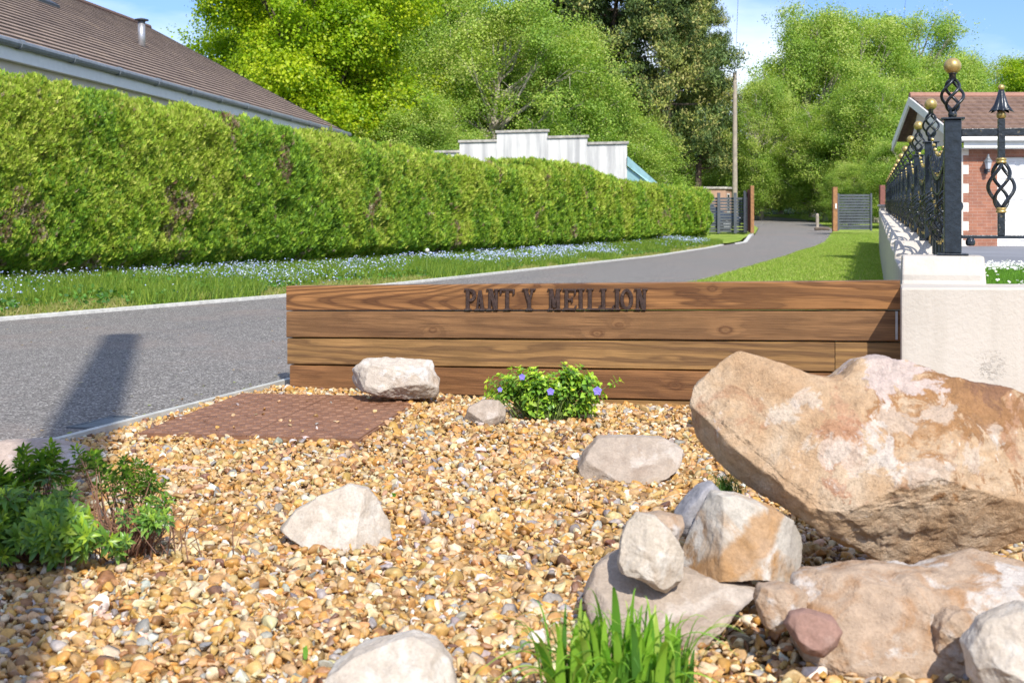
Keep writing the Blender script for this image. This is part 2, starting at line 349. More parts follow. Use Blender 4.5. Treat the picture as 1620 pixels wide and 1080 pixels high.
for y in np.arange(0, 50, .6):
    a, b = edgeL(y)-.14, hedgeX(y)-1.0
    if y > 48: b = a-2
    vrows.append([(a+(b-a)*u, y, gp(y)+vz(min(1, u*1.35))) for u in np.linspace(0, 1, 12)])
sheet('verge', vrows, M['earth'])
sheet('verge', [[(x, y, gp(y)+.03) for x in np.linspace(edgeL2(y)-4.5, edgeL2(y)-.02-(.14 if y < 57.6 else 0), 6)] for y in np.arange(49.0, 80, 1)], M['lawn'])
def wallX(Y): return .154+.2944*Y
sheet('lawn', [[(edgeR(y)+.02+(wallX(y)+.1-edgeR(y)-.02)*u, y, gp(y)+.03) for u in np.linspace(0, 1, 10)] for y in np.arange(9.2, 58, .8)], M['lawn'])
sheet('lawn', [[(x, y, gp(y)+.012) for x in np.linspace(edgeR(y)+.02, edgeR(y)+30, 8)] for y in np.arange(58, 100, 3)], M['lawn'])
sheet('gravel_bed_base', [[(x, y, -.022) for x in np.linspace(edgeR(y)+.04, 7, 12)] for y in np.arange(.6, 8.8, .4)], M['gravel'])
# raised garden behind the cream wall and the drive in front of the garage
sheet('garden_lawn', [[(x, y, .50) for x in (wallX(y)+.3, wallX(y)+8, 30)] for y in (7.0, 10, 14.7)], M['lawn'])
sheet('driveway', [[(x, y, .505) for x in (wallX(y)+.3, wallX(y)+8, 40)] for y in (14.7, 22, 31, 60)], simple('grey_drive', (.21, .215, .23), .85, 0, .15, .6, .3, .006, 60, .2, True))
# ------------------------------------------------------------------ timber name wall
pL = Vector((-1.498, 8.18, 0)); pR = Vector((2.214, 7.0, 0)); tw = pR-pL; TL = tw.length; trz = math.atan2(tw.y, tw.x)
def wood_mat(name, seed, knots, dark=.5, ring=26, c1=(.27, .135, .052), c2=(.11, .05, .022), swirl=None):
    m, t, b, o = new_mat(name); v = objco(t)
    sx = N(t, 'ShaderNodeSeparateXYZ'); t.links.new(v, sx.inputs[0]); X, Z = sx.outputs[0], sx.outputs[2]
    mpn = N(t, 'ShaderNodeMapping'); mpn.inputs['Scale'].default_value = (.75, .75, 6.5); mpn.inputs['Location'].default_value = (seed*3.7, seed, seed*1.3); t.links.new(v, mpn.inputs[0])
    n = noise_n(t, mpn.outputs[0], 1.5, 3, .45)
    mp2 = N(t, 'ShaderNodeMapping'); mp2.inputs['Scale'].default_value = (1.6, 1.6, 95); t.links.new(v, mp2.inputs[0]); fine = noise_n(t, mp2.outputs[0], 2, 4, .65)
    f = math_n(t, 'ADD', math_n(t, 'MULTIPLY', Z, ring), math_n(t, 'MULTIPLY', n, 9.0)); kd = None
    for (kx, kz, kr) in knots:
        dx = math_n(t, 'MULTIPLY', math_n(t, 'SUBTRACT', X, kx), .55); dz = math_n(t, 'SUBTRACT', Z, kz)
        d = math_n(t, 'SQRT', math_n(t, 'ADD', math_n(t, 'MULTIPLY', dx, dx), math_n(t, 'MULTIPLY', dz, dz)))
        e = math_n(t, 'POWER', 2.718, math_n(t, 'MULTIPLY', math_n(t, 'DIVIDE', d, -kr), 1.0)); f = math_n(t, 'ADD', f, math_n(t, 'MULTIPLY', e, 5))
        s = ramp(t, math_n(t, 'ADD', math_n(t, 'DIVIDE', d, kr), math_n(t, 'MULTIPLY', math_n(t, 'SUBTRACT', fine, .5), .5)), [(.0, .30), (.40, .10), (.55, .65), (.75, .25), (1.3, 0)]); kd = s if kd is None else math_n(t, 'MAXIMUM', kd, s)
    if swirl:
        dx = math_n(t, 'MULTIPLY', math_n(t, 'SUBTRACT', X, swirl[0]), .16); dz = math_n(t, 'SUBTRACT', Z, swirl[1])
        pb = math_n(t, 'SUBTRACT', math_n(t, 'SUBTRACT', X, swirl[0]), math_n(t, 'MULTIPLY', math_n(t, 'MULTIPLY', dz, dz), 110.0))
        pb = math_n(t, 'ADD', math_n(t, 'MULTIPLY', pb, swirl[2]), math_n(t, 'MULTIPLY', n, 3.2)); fd = ramp(t, math_n(t, 'MULTIPLY', X, .4), [(.40, 0), (.75, 1)])
        f = math_n(t, 'ADD', math_n(t, 'MULTIPLY', pb, math_n(t, 'SUBTRACT', 1.0, fd)), math_n(t, 'MULTIPLY', f, fd))
    s = math_n(t, 'SINE', math_n(t, 'MULTIPLY', f, 2.6))
    g = ramp(t, math_n(t, 'ADD', math_n(t, 'MULTIPLY', s, .5), .5), [(.0, 0), (.6, .25), (.86, 1), (1, .8)])
    mp3 = N(t, 'ShaderNodeMapping'); mp3.inputs['Scale'].default_value = (.35, .35, 13); mp3.inputs['Location'].default_value = (seed*2.1, 0, seed*5.3); t.links.new(v, mp3.inputs[0]); tone = noise_n(t, mp3.outputs[0], 1.2, 4, .6, .3)
    c = mixc(t, math_n(t, 'MULTIPLY', g, dark), tuple(x*1.15 for x in c1), c2); c = mixc(t, ramp(t, tone, [(.47, 0), (.60, .6)]), c, c2)
    if kd is not None: c = mixc(t, kd, c, (.085, .032, .012))
    c = mixc(t, 1, c, ramp(t, fine, [(.32, .48), (.48, .92), (.66, 1.25)]), 'MULTIPLY')
    c = mixc(t, ramp(t, noise_n(t, v, 2.6, 4, .6), [(.42, 0), (.68, .55)]), c, tuple(x*.62 for x in c1))
    t.links.new(c, b.inputs['Base Color']); b.inputs['Roughness'].default_value = .55; b.inputs['Specular IOR Level'].default_value = .3
    bump(t, b, math_n(t, 'ADD', fine, math_n(t, 'MULTIPLY', g, .2)), .45, .004); return m
def U(px, py=None):     # photo column to metres along the wall
    k = (px-CX)/F; return (k*pL.y-pL.x)/((pR.x-pL.x)-k*(pR.y-pL.y))*TL
def ZW(px, py): u = U(px)/TL; Y = pL.y+(pR.y-pL.y)*u; return H-(py-HY)/F*Y
wall = empty('timber_name_wall', pL, trz, 'low wall of stacked brown timber sleepers carrying the iron house name', 'wall')
rng = np.random.default_rng(5)
def board(x0, x1, zl0, zl1, zt0, zt1, m, yo=0, seed=0):
    # bottom edge heights zl0 (at x0), zl1; top zt0, zt1
    nx = int((x1-x0)/.03)+2; X = np.linspace(x0, x1, nx); P = []; r = random.Random(seed)
    f = 2.0; prof = []
    for x in X:
        u = (x-x0)/(x1-x0); zb = zl0+(zl1-zl0)*u; zt = zt0+(zt1-zt0)*u
        j = .0022*mnoise.noise(Vector((x*3.1, seed*7.7, 0)))+.0012*mnoise.noise(Vector((x*15, seed*3.3, 5)))
        k = .0030*mnoise.noise(Vector((x*2.7, seed*5.1, 9)))+.0015*max(0, mnoise.noise(Vector((x*22, seed, 3))))
        prof.append([(x, yo+.10, zb), (x, yo+.008, zb+.001), (x, yo, zb+.007+k), (x, yo, zt-.006+j), (x, yo+.007, zt-.0005+j), (x, yo+.10, zt)])
    vs = [q for p in prof for q in p]; fs = [(i*6+k, i*6+(k+1) % 6, (i+1)*6+(k+1) % 6, (i+1)*6+k) for i in range(nx-1) for k in range(6)]
    fs += [(5, 4, 3, 2, 1, 0), tuple((nx-1)*6+k for k in range(6))]
    return MB().add(vs, fs).build('board', m, wall)
E = .003
rowsL = [ZW(453, y) for y in (452, 492, 534.5, 577, 620)]; rowsR = [ZW(1425, y) for y in (443, 491, 541, 591, 642)]
def zr(i, x): return rowsL[i]+(rowsR[i]-rowsL[i])*x/TL
xj = U(1321)
specs = [(0, 0, U(1424), 0, 1), (1, .003, TL, 1, 2), (2, .006, xj-.002, 2, 3), (2, xj+.002, TL+.0, 2, 4), (3, U(458), TL-.03, 3, 5)]
mats = [wood_mat('timber_cathedral_grain', 1, [(U(1127), ZW(1127, 457), .018)], .85, 20, (.31, .145, .05), (.09, .036, .014), (U(470), ZW(470, 474), 7.5)),
        wood_mat('timber_knotty', 2, [(U(685), ZW(685, 522), .024), (U(945), ZW(945, 527), .028), (U(980), ZW(980, 514), .022), (U(1148), ZW(1148, 522), .034)], .45, 18, (.225, .115, .047), (.105, .05, .022)),
        wood_mat('timber_straight_grain', 3, [], .8, 34, (.29, .16, .058), (.105, .052, .024)),
        wood_mat('timber_pale_end', 4, [], .55, 40, (.29, .165, .06), (.13, .065, .028)),
        wood_mat('timber_red_brown', 5, [(U(1068), ZW(1068, 610), .04)], .5, 24, (.235, .11, .042), (.11, .048, .02)),
        wood_mat('timber_base', 6, [], .6, 30, (.29, .16, .055), (.13, .065, .025))]
for n_, (r_, x0, x1, _, sd_) in enumerate(specs):
    board(x0, x1, zr(r_+1, x0)+E, zr(r_+1, x1)+E, zr(r_, x0)-E, zr(r_, x1)-E, mats[n_], [.0, -.004, .003, .0, .006][n_], sd_)
board(U(900), TL-.03, zr(4, U(900))-.17, zr(4, TL)-.17, zr(4, U(900))-.003, zr(4, TL)-.003, mats[5], .012, 9)
MB().box(TL-.035, TL-.022, -.012, .0, ZW(1420, 537), ZW(1420, 492)).build('bracket', M['steel'], wall)
# house name: cast letters with slab serifs
SW = .165
def seg(x0, z0, x1, z1, w_, th):   # slanted stroke with horizontal ends
    return [(x0-w_/2, z0), (x0+w_/2, z0), (x1+w_/2, z1), (x1-w_/2, z1)]
def rect(x0, x1, z0, z1): return [(x0, z0), (x1, z0), (x1, z1), (x0, z1)]
def ring(cx, cz, rx, rz, t_, a0=0, a1=360, n=24):
    out = []
    for k in range(n):
        a, b_ = R(a0+(a1-a0)*k/n), R(a0+(a1-a0)*(k+1)/n)
        out.append([(cx+rx*math.cos(a), cz+rz*math.sin(a)), (cx+rx*math.cos(b_), cz+rz*math.sin(b_)), (cx+(rx-t_)*math.cos(b_), cz+(rz-t_)*math.sin(b_)), (cx+(rx-t_)*math.cos(a), cz+(rz-t_)*math.sin(a))])
    return out
def serif(x, z, w_=.30): return rect(x-w_/2, x+w_/2, z, z+.075)
def glyph(ch, w_):
    s = SW; P = []
    if ch == 'I': P = [rect(w_/2-s/2, w_/2+s/2, 0, 1), serif(w_/2, 0, w_), serif(w_/2, .925, w_)]
    if ch == 'L': P = [rect(.09, .09+s, 0, 1), serif(.09+s/2, .925, .32), rect(0, w_, 0, .10), seg(w_-.04, .0, w_-.01, .24, .08, 0)]
    if ch == 'P': P = [rect(.09, .09+s, 0, 1), serif(.09+s/2, 0, .32), rect(0, w_*.55, .9, 1)]+ring(w_*.52, .70, w_*.46, .30, .15, -92, 92, 16)+[rect(.2, w_*.55, .40, .51)]
    if ch == 'A': P = [seg(.12, 0, w_/2-.02, .97, .10, 0), seg(w_-.14, 0, w_/2+.02, 1, .17, 0), rect(.2, w_-.2, .30, .40), serif(.12, 0, .26), serif(w_-.14, 0, .28)]
    if ch == 'N': P = [rect(.09, .09+.12, 0, 1), rect(w_-.2, w_-.08, 0, 1), seg(w_-.16, 0, .17, 1, .19, 0), serif(.14, 0, .28), serif(.10, .925, .24), serif(w_-.13, .925, .26)]
    if ch == 'T': P = [rect(w_/2-s/2, w_/2+s/2, 0, 1), serif(w_/2, 0, .34), rect(0, w_, .89, 1), seg(.0+.04, .74, .04, .93, .08, 0), seg(w_-.04, .74, w_-.04, .93, .08, 0)]
    if ch == 'Y': P = [rect(w_/2-s/2, w_/2+s/2, 0, .5), seg(w_/2-.02, .42, .14, 1, .17, 0), seg(w_/2+.02, .42, w_-.13, 1, .11, 0), serif(w_/2, 0, .34), serif(.13, .925, .28), serif(w_-.13, .925, .26)]
    if ch == 'M': P = [rect(.07, .16, 0, 1), rect(w_-.23, w_-.07, 0, 1), seg(w_/2-.01, .12, .15, 1, .15, 0), seg(w_/2-.03, .12, w_-.17, 1, .10, 0), serif(.12, 0, .24), serif(w_-.15, 0, .3), serif(.08, .925, .2), serif(w_-.13, .925, .24)]
    if ch == 'E': P = [rect(.09, .09+s, 0, 1), rect(0, w_-.02, 0, .10), rect(0, w_-.02, .9, 1), rect(.2, w_*.7, .46, .55), seg(w_-.05, 0, w_-.02, .24, .075, 0), seg(w_-.05, .74, w_-.05, .95, .075, 0), seg(w_*.7, .37, w_*.7, .64, .06, 0)]
    if ch == 'O': P = ring(w_/2, .5, w_/2, .5, .155, 0, 360, 32)
    return P
LET = [('P', 75, 168), ('A', 158, 237), ('N', 248, 346), ('T', 352, 465), ('Y', 530, 630), ('M', 725, 828), ('E', 840, 942), ('I', 950, 1010), ('L', 1022, 1128), ('L', 1128, 1236), ('I', 1238, 1286), ('O', 1286, 1385), ('N', 1396, 1496)]
for i, (ch, a, b_) in enumerate(LET):
    x0, x1 = U(720+a/4.909), U(720+b_/4.909); zb = ZW(720+a/4.909, 490.2); ht = ZW(720+a/4.909, 456.3 if ch != 'A' else 459.5)-zb
    mb = MB()
    for k, pl in enumerate(glyph(ch, (x1-x0)/ht)):
        mb.prism([(x*ht, z*ht) for x, z in pl], -.0135-(k % 7)*.0004, .002)
    o = mb.build('letter', M['letter'], wall, False, .0022); o.location = (x0, .0, zb); o['label'] = 'brown cast iron letter '+ch
    o.rotation_euler = (0, R([.5, -1.2, .8, .3, -.6, .2, .9, -.5, .4, -.8, .2, 0, .6][i]), 0)
# ------------------------------------------------------------------ cream boundary wall, piers, railings
ea = Vector((.2824, .9593, 0)); rzw = -math.atan2(.2824, .9593)
P0 = Vector((2.609, 7.3, 0)); SP = 2.95; NB = 14; stepz = .043
bw = empty('boundary_wall', P0, rzw, 'cream rendered boundary wall running up the lane beneath black railings', 'wall')
mb = MB()
for i in range(NB):
    y0 = i*SP-.235 if i else -.20; y1 = (i+1)*SP-.235; zt = .80+stepz*i; gz = gp(7.3+y0)
    mb.box(-.29, .15, y0, y1-.002, -.25, zt)
mb.build('wall_body', M['render'], bw, False, .012)
for i in range(NB+1):
    c = i*SP; zt = .897+stepz*i; zb = (.80+stepz*i if i else .73)-.03; y0, y1 = c-.235, c+.235
    MB().hexa([(-.293, y0, zb), (.172, y0, zb), (.172, y1, zb), (-.293, y1, zb), (-.285, y0+.12, zt), (.168, y0+.12, zt), (.168, y1-.06, zt), (-.285, y1-.06, zt)]).build('pier_block', M['render'], bw, False, .012)
fw = empty('front_wall', (2.122, 6.72, 0), 0, 'cream rendered wall facing the gravel with a pitted patch', 'wall')
mb = MB(); mb.hexa([(0, 0, -.3), (3.6, .0, -.3), (3.6, .42, -.3), (.125, .42, -.3), (0, 0, .738), (3.6, 0, .735), (3.6, .42, .735), (.125, .42, .738)])
mb.build('wall_body', M['render'], fw, False, .012)
ep = empty('gate_pier', P0+ea*41.8, rzw, 'taller cream rendered pier with flat cap at far end of the railings', 'pier')
MB().box(-.29, .19, -.25, .25, -.1, 1.66).build('shaft', M['render'], ep, False, .01)
MB().box(-.34, .24, -.30, .30, 1.66, 1.74).build('cap', M['coping'], ep, False, .01)
# a basket cage of four twisted rods
def cage(mb, c, h, rmax, rod, turns=.55, n=4, r0=.012, seg_=16):
    for k in range(n):
        pth = []
        for j in range(seg_+1):
            t_ = j/seg_; rr = r0+(rmax-r0)*math.sin(math.pi*t_)**.85; a = 2*math.pi*(k/n+turns*t_)
            pth.append((c[0]+rr*math.cos(a), c[1]+rr*math.sin(a), c[2]+h*t_))
        mb.tube(pth, rod, 6)
def collar(mb, c, r, h=.03):
    mb.lathe([(r*.8, 0), (r*1.15, h*.12), (r*1.15, h*.35), (r*.9, h*.5), (r*1.15, h*.65), (r*1.15, h*.88), (r*.8, h)], 14, c)
def ball(mb, c, r, n=20):
    pr = [(max(.0005, r*math.sin(math.pi*k/12)), -r*math.cos(math.pi*k/12)) for k in range(13)]; mb.lathe(pr, n, c)
def make_post():
    t = empty('railing_post', (0, 0, 0))
    MB().box(-.048, .048, -.048, .048, .012, .80).build('shaft', M['ironp'], t, False, .006)
    MB().box(-.085, .085, -.085, .085, 0, .012).build('base_plate', M['ironp'], t, False, .003)
    MB().box(-.066, .066, -.066, .066, .80, .812).build('cap_plate', M['ironp'], t, False, .003)
    mb = MB(); mb.lathe([(.022, 0), (.026, .02), (.020, .05), (.014, .06)], 10, (0, 0, .812)); cage(mb, (0, 0, .85), .19, .062, .0095, .5, 4, .014)
    mb.lathe([(.014, 0), (.02, .01), (.02, .04), (.03, .048)], 10, (0, 0, 1.03)); mb.build('basket', M['iron'], t, True)
    mb = MB(); ball(mb, (0, 0, 0), .05); o = mb.build('ball', M['gold'], t, True); o.location = (0, 0, 1.118)
    return t
ORD = 'first second third fourth fifth sixth seventh eighth ninth tenth eleventh twelfth thirteenth fourteenth fifteenth'.split()
post0 = make_post()
def pz(i): return .899+stepz*i
for i in range(NB+1):
    t = post0 if i == 0 else copy_tree(post0)
    p = P0+ea*(SP*i); t.location = (p.x, p.y, pz(i)); t.rotation_euler = (0, 0, rzw)
    tag(t, ['black corner railing post with twisted basket and gold ball, nearest the camera',
            'second gold-balled railing post up the boundary wall from the corner',
            'third gold-balled railing post up the boundary wall from the corner',
            'fourth gold-balled railing post up the boundary wall from the corner'][i] if i < 4 else ORD[i]+' gold-balled railing post up the boundary wall from the corner', 'railing post', 'gold-balled posts along the railings')
def bar_meshes():
    A = MB(); A.tube([(0, 0, .02), (0, 0, .26)], .010, 4, True); A.tube([(0, 0, .46), (0, 0, .72)], .010, 4, True); cage(A, (0, 0, .26), .20, .074, .0082, .6, 4, .010, 14)
    A.lathe([(.012, .74), (.03, .745), (.020, .78), (.012, .83), (.003, .86)], 10)
    B = MB(); collar(B, (0, 0, .235), .015, .03); collar(B, (0, 0, .455), .015, .03); collar(B, (0, 0, .71), .014, .03); ball(B, (0, 0, .87), .014, 10)
    nA = len(A.f); A.add(B.v, B.f); me = A.mesh('bar'); me.materials.append(M['iron']); me.materials.append(M['gold'])
    me.polygons.foreach_set('material_index', [0]*nA+[1]*(len(A.f)-nA)); return me
barA = bar_meshes()
def make_panel():
    t = empty('ornate_railing')
    n = 24; Ls = SP-.10
    def sag(u): return .70-.22*math.sin(math.pi*u)
    for nm, fn, rr in (('top_rail', sag, .018), ('middle_rail', lambda u: sag(u)-.11, .010), ('bottom_rail', lambda u: .03+.10*math.sin(math.pi*u), .018)):
        mb = MB(); pts = []
        for k in range(n+1):
            u = k/n; pts.append((0, .05+Ls*u, fn(u)+stepz*u))
        for k in range(n):
            a, b_ = pts[k], pts[k+1]; h_ = rr
            mb.hexa([(-.02, a[1], a[2]-h_/2), (.02, a[1], a[2]-h_/2), (.02, b_[1], b_[2]-h_/2), (-.02, b_[1], b_[2]-h_/2), (-.02, a[1], a[2]+h_/2), (.02, a[1], a[2]+h_/2), (.02, b_[1], b_[2]+h_/2), (-.02, b_[1], b_[2]+h_/2)])
        mb.build(nm, M['iron'], t)
    m_ = 11
    for k in range(m_):
        u = (k+1)/(m_+1)
        o = link('bar', barA, None, t); o.location = (0, .05+Ls*u, sag(u)-.70+stepz*u+.02*0)
        o.location.z = sag(u)-.70+stepz*u+.0
        o.rotation_euler = (0, 0, k*.9)
    for k in (0, 1):
        mb = MB(); y = .05 if k == 0 else Ls+.05; s_ = 1 if k == 0 else -1
        mb.hexa([(-.022, y, .0), (.022, y, 0), (.022, y+s_*.20, .06), (-.022, y+s_*.20, .06), (-.022, y, .03), (.022, y, .03), (.022, y+s_*.22, .085), (-.022, y+s_*.22, .085)])
        mb.build('foot_bracket', M['gold'], t)
    return t
pan0 = make_panel()
for i in range(NB):
    t = pan0 if i == 0 else copy_tree(pan0); p = P0+ea*(SP*i); t.location = (p.x, p.y, pz(i)); t.rotation_euler = (0, 0, rzw)
    tag(t, ['ornate black and gold sagging railing panel directly behind the corner post', 'ornate railing panel between the second and third gold-balled posts',
            'ornate railing panel between the third and fourth gold-balled posts'][i] if i < 3 else 'ornate railing panel starting at the '+ORD[i]+' gold-balled post from the corner', 'railing', 'ornate railing panels along the boundary wall')
# front railing to the right of the corner post
fr = empty('front_railing', at(1507, 403, 7.3), R(-12), 'black railing over the front wall with spear-topped basket baluster', 'railing')
fr.location.z = 0
mb = MB(); mb.box(.05, 1.8, -.009, .009, 1.600, 1.646); mb.build('top_rail', M['iron'], fr, False, .003)
mb = MB(); mb.box(.05, 1.8, -.012, .012, .998, 1.018); mb.lathe([(.02, 0), (.028, .01), (.028, .03), (.015, .05)], 8, (.10, 0, .955)); mb.build('bottom_rail', M['ironp'], fr, False, .003)
bal = []
for k, bx in enumerate((.272, 1.15)):
    mb = MB(); mb.box(bx-.0185, bx+.0185, -.0185, .0185, 1.018, 1.155); mb.box(bx-.0185, bx+.0185, -.0185, .0185, 1.47, 1.70)
    cage(mb, (bx, 0, 1.175), .27, .073, .011, .5, 4, .015, 20)
    o = mb.build('baluster', M['iron'], fr, False)
    for cz in (1.148, 1.438): mb = MB(); collar(mb, (bx, 0, cz), .026, .034); mb.build('collar', M['gold'], o, True)
    mb = MB(); mb.lathe([(.014, 0), (.026, .01), (.027, .03), (.018, .045), (.014, .055)], 12, (bx, 0, 1.70)); mb.build('neck_ring', M['gold'], o, True)
    mb = MB(); ball(mb, (bx, 0, 1.885), .019, 12); mb.build('tip_ball', M['gold'], o, True)
    mb = MB()   # fluted spear head
    prof = [(.060, 1.745), (.050, 1.757), (.036, 1.785), (.026, 1.82), (.018, 1.855), (.014, 1.872)]
    n = 32; vs = []
    for r_, z_ in prof:
        for q in range(n):
            a = 2*math.pi*q/n; f_ = 1+.22*math.cos(8*a)*(r_/.06); vs.append((bx+r_*f_*math.cos(a), r_*f_*math.sin(a), z_-(.008*math.cos(8*a) if r_ > .055 else 0)))
    fs = [(i*n+q, i*n+(q+1) % n, (i+1)*n+(q+1) % n, (i+1)*n+q) for i in range(len(prof)-1) for q in range(n)]+[tuple(range(n))[::-1], tuple((len(prof)-1)*n+q for q in range(n))]
    mb.add(vs, fs); mb.build('spear_head', M['ironp'], o, True)
# ------------------------------------------------------------------ rocks
def ico(sub):
    bm = bmesh.new(); bmesh.ops.create_icosphere(bm, subdivisions=sub, radius=1); V = np.array([v.co[:] for v in bm.verts]); Fc = np.array([[v.index for v in f.verts] for f in bm.faces]); bm.free(); return V, Fc
ICO = {k: ico(k) for k in (2, 5, 6, 7)}
def rock(poly, Y, depth, m, label, seed=1, planes=(), nf=7, cut=.86, rough=.035, sub=5, group=None, sink=0, shear=0, name='rock', blocky=3.0, strata=0):
    rg = np.random.default_rng(seed); S, Fc = ICO[sub]
    pts = [at(x, y, Y) for x, y in poly]; P = np.array([(p.x, p.z) for p in pts]); P[:, 1] -= 0
    # centroid
    x0, z0 = P[:, 0], P[:, 1]; x1, z1 = np.roll(x0, -1), np.roll(z0, -1); cr_ = x0*z1-x1*z0; A = cr_.sum()/2
    c = np.array([((x0+x1)*cr_).sum(), ((z0+z1)*cr_).sum()])/(6*A); Q = P-c
    th = np.arctan2(S[:, 2], S[:, 0]); grid = np.linspace(-math.pi, math.pi, 721); rad = np.zeros(721)
    for i, a in enumerate(grid):
        d = np.array([math.cos(a), math.sin(a)]); best = 0
        for k in range(len(Q)):
            p, q = Q[k], Q[(k+1) % len(Q)]; e = q-p; den = d[0]*e[1]-d[1]*e[0]
            if abs(den) < 1e-12: continue
            tt = (p[0]*e[1]-p[1]*e[0])/den; uu = (p[0]*d[1]-p[1]*d[0])/den
            if tt > best and -1e-6 <= uu <= 1+1e-6: best = tt
        rad[i] = best
    r = np.interp(th, grid, rad); cc = np.hypot(S[:, 0], S[:, 2]); s = S[:, 1]
    k = 1/(cc**blocky+np.abs(s)**blocky)**(1/blocky); rho = cc*k; sy = s*k
    V = np.stack([rho*r*np.cos(th), sy*depth, rho*r*np.sin(th)], 1)
    V[:, 1] += shear*V[:, 2]
    size = float(np.median(rad))
    for n_, off in planes:
        n_ = np.array(n_, float); n_ /= np.linalg.norm(n_); d = V@n_; lim = off*size if off > 0 else np.quantile(d, -off); ex = np.maximum(d-lim, 0); V -= ex[:, None]*n_[None]*.97
    for q_ in range(nf*3):
        n_ = rg.normal(size=3); n_[1] = -abs(n_[1])*1.3; n_[2] = n_[2]*.9+.12; n_ /= np.linalg.norm(n_)
        if abs(n_[1]) < .30: continue
        d = V@n_; lim = d.max()*(cut+rg.uniform(-.10, .07)); ex = np.maximum(d-lim, 0); V -= ex[:, None]*n_[None]*.98
    nr = V/np.linalg.norm(V, axis=1, keepdims=True); q = V/size
    n1 = fbm(q*2.2, 4, seed); n2 = 1-np.abs(fbm(q*3.5+9, 4, seed+3))*2; n3 = fbm(q*12, 5, seed+8)
    q5 = fbm(q*3.1+4, 3, seed+12)*5; q9 = fbm(q*7.3+2, 3, seed+15)*5
    chip = (np.floor(q5)+np.clip((q5-np.floor(q5))*3.5, 0, 1))/5; chip2 = (np.floor(q9)+np.clip((q9-np.floor(q9))*3, 0, 1))/5
    disp = size*rough*(n1*.5+n2*.35+n3*.5+chip*2.0+chip2*1.0)
    if strata: disp += size*rough*strata*np.sign(np.sin(q@np.array([.3, .2, 1.0])*9+n1*2))*.35
    V += nr*disp[:, None]
    o = link(name, np_mesh(name, V, Fc, None, True), m); o.location = (c[0], Y, c[1]-sink); return tag(o, label, 'rock', group)
def boulder_mat():
    m, t, b, o = new_mat('tan_boulder'); v = objco(t)
    a = noise_n(t, v, 3.2, 8, .62, .6); w1 = noise_n(t, v, 5.5, 8, .66, .9); w2 = noise_n(t, v, 9, 7, .7, .5); r1 = noise_n(t, v, 4.4, 8, .68, 1.2); fn = noise_n(t, v, 34, 6, .72); gr = noise_n(t, v, 150, 3, .6)
    mpn = N(t, 'ShaderNodeMapping'); mpn.inputs['Location'].default_value = (3.1, 7.7, 1.3); t.links.new(v, mpn.inputs[0]); r2 = noise_n(t, mpn.outputs[0], 2.6, 7, .62, .8)
    c = ramp(t, a, [(.30, (.40, .24, .125)), (.48, (.475, .32, .19)), (.62, (.53, .405, .28))])
    c = mixc(t, ramp(t, r1, [(.56, 0), (.64, .6)]), c, (.30, .125, .06))
    c = mixc(t, ramp(t, r2, [(.56, 0), (.70, .45)]), c, (.33, .17, .06))
    c = mixc(t, ramp(t, w1, [(.62, 0), (.66, .75), (.75, .95)]), c, (.62, .56, .50))
    c = mixc(t, ramp(t, w2, [(.66, 0), (.69, .8)]), c, (.66, .61, .56))
    sx = N(t, 'ShaderNodeSeparateXYZ'); t.links.new(v, sx.inputs[0])
    def blob(c, bx_, bz_, br_, colr, amt=.85, hor=1.0):
        dx = math_n(t, 'DIVIDE', math_n(t, 'SUBTRACT', sx.outputs[0], bx_), hor); dz = math_n(t, 'SUBTRACT', sx.outputs[2], bz_)
        d = math_n(t, 'DIVIDE', math_n(t, 'SQRT', math_n(t, 'ADD', math_n(t, 'MULTIPLY', dx, dx), math_n(t, 'MULTIPLY', dz, dz))), br_)
        return mixc(t, ramp(t, math_n(t, 'ADD', d, math_n(t, 'MULTIPLY', math_n(t, 'SUBTRACT', w2, .5), 7.0)), [(.70, amt), (1.35, 0)]), c, colr)
    c = blob(c, .28, .15, .17, (.27, .135, .055), .9, 1.9); c = blob(c, .36, .19, .06, (.20, .10, .06), .7, 2.2); c = blob(c, .10, .10, .11, (.36, .19, .08), .7, 1.4)
    c = blob(c, -.17, .06, .085, (.40, .19, .105), .6, .9); c = blob(c, -.13, .14, .05, (.42, .22, .13), .5)
    c = blob(c, .04, .235, .06, (.55, .45, .40), .85, 1.6); c = blob(c, -.06, .04, .05, (.58, .52, .46), .7, .8)
    for q in ((-.30, .11, .035), (-.21, .155, .03), (-.10, .0, .05), (.02, .10, .04), (.13, .13, .035), (.06, -.02, .04), (.20, .02, .05), (.30, .06, .03), (-.24, .03, .05)): c = blob(c, q[0], q[1], q[2]*.85, (.62, .54, .45), .5, 1.7)
    c = mixc(t, 1, c, ramp(t, fn, [(.25, .68), (.5, 1.0), (.75, 1.2)]), 'MULTIPLY'); c = mixc(t, 1, c, ramp(t, gr, [(.3, .85), (.7, 1.12)]), 'MULTIPLY')
    t.links.new(c, b.inputs['Base Color']); b.inputs['Roughness'].default_value = .8; b.inputs['Specular IOR Level'].default_value = .25
    bump(t, b, math_n(t, 'ADD', math_n(t, 'ADD', fn, w1), math_n(t, 'MULTIPLY', gr, .3)), .8, .018); return m
tan = boulder_mat()
pale = rock_mat('pale_limestone', (.47, .40, .315), (.54, .48, .40), (.35, .27, .195), 7, 5, .55, .60)
grey = rock_mat('grey_stone', (.385, .31, .24), (.46, .39, .32), (.30, .225, .165), 7, 5, .56, .58)
slab = rock_mat('sandy_slab', (.41, .30, .21), (.52, .46, .40), (.36, .21, .11), 7, 9, .56, .55, .9)
band = rock_mat('banded_stone', (.47, .42, .35), (.56, .52, .46), (.38, .21, .085), 6, 4, .56, .56, .5, True)
red = rock_mat('red_brown_stone', (.29, .17, .13), (.33, .21, .165), (.25, .14, .105), 6, 5, .6, .6, .3)
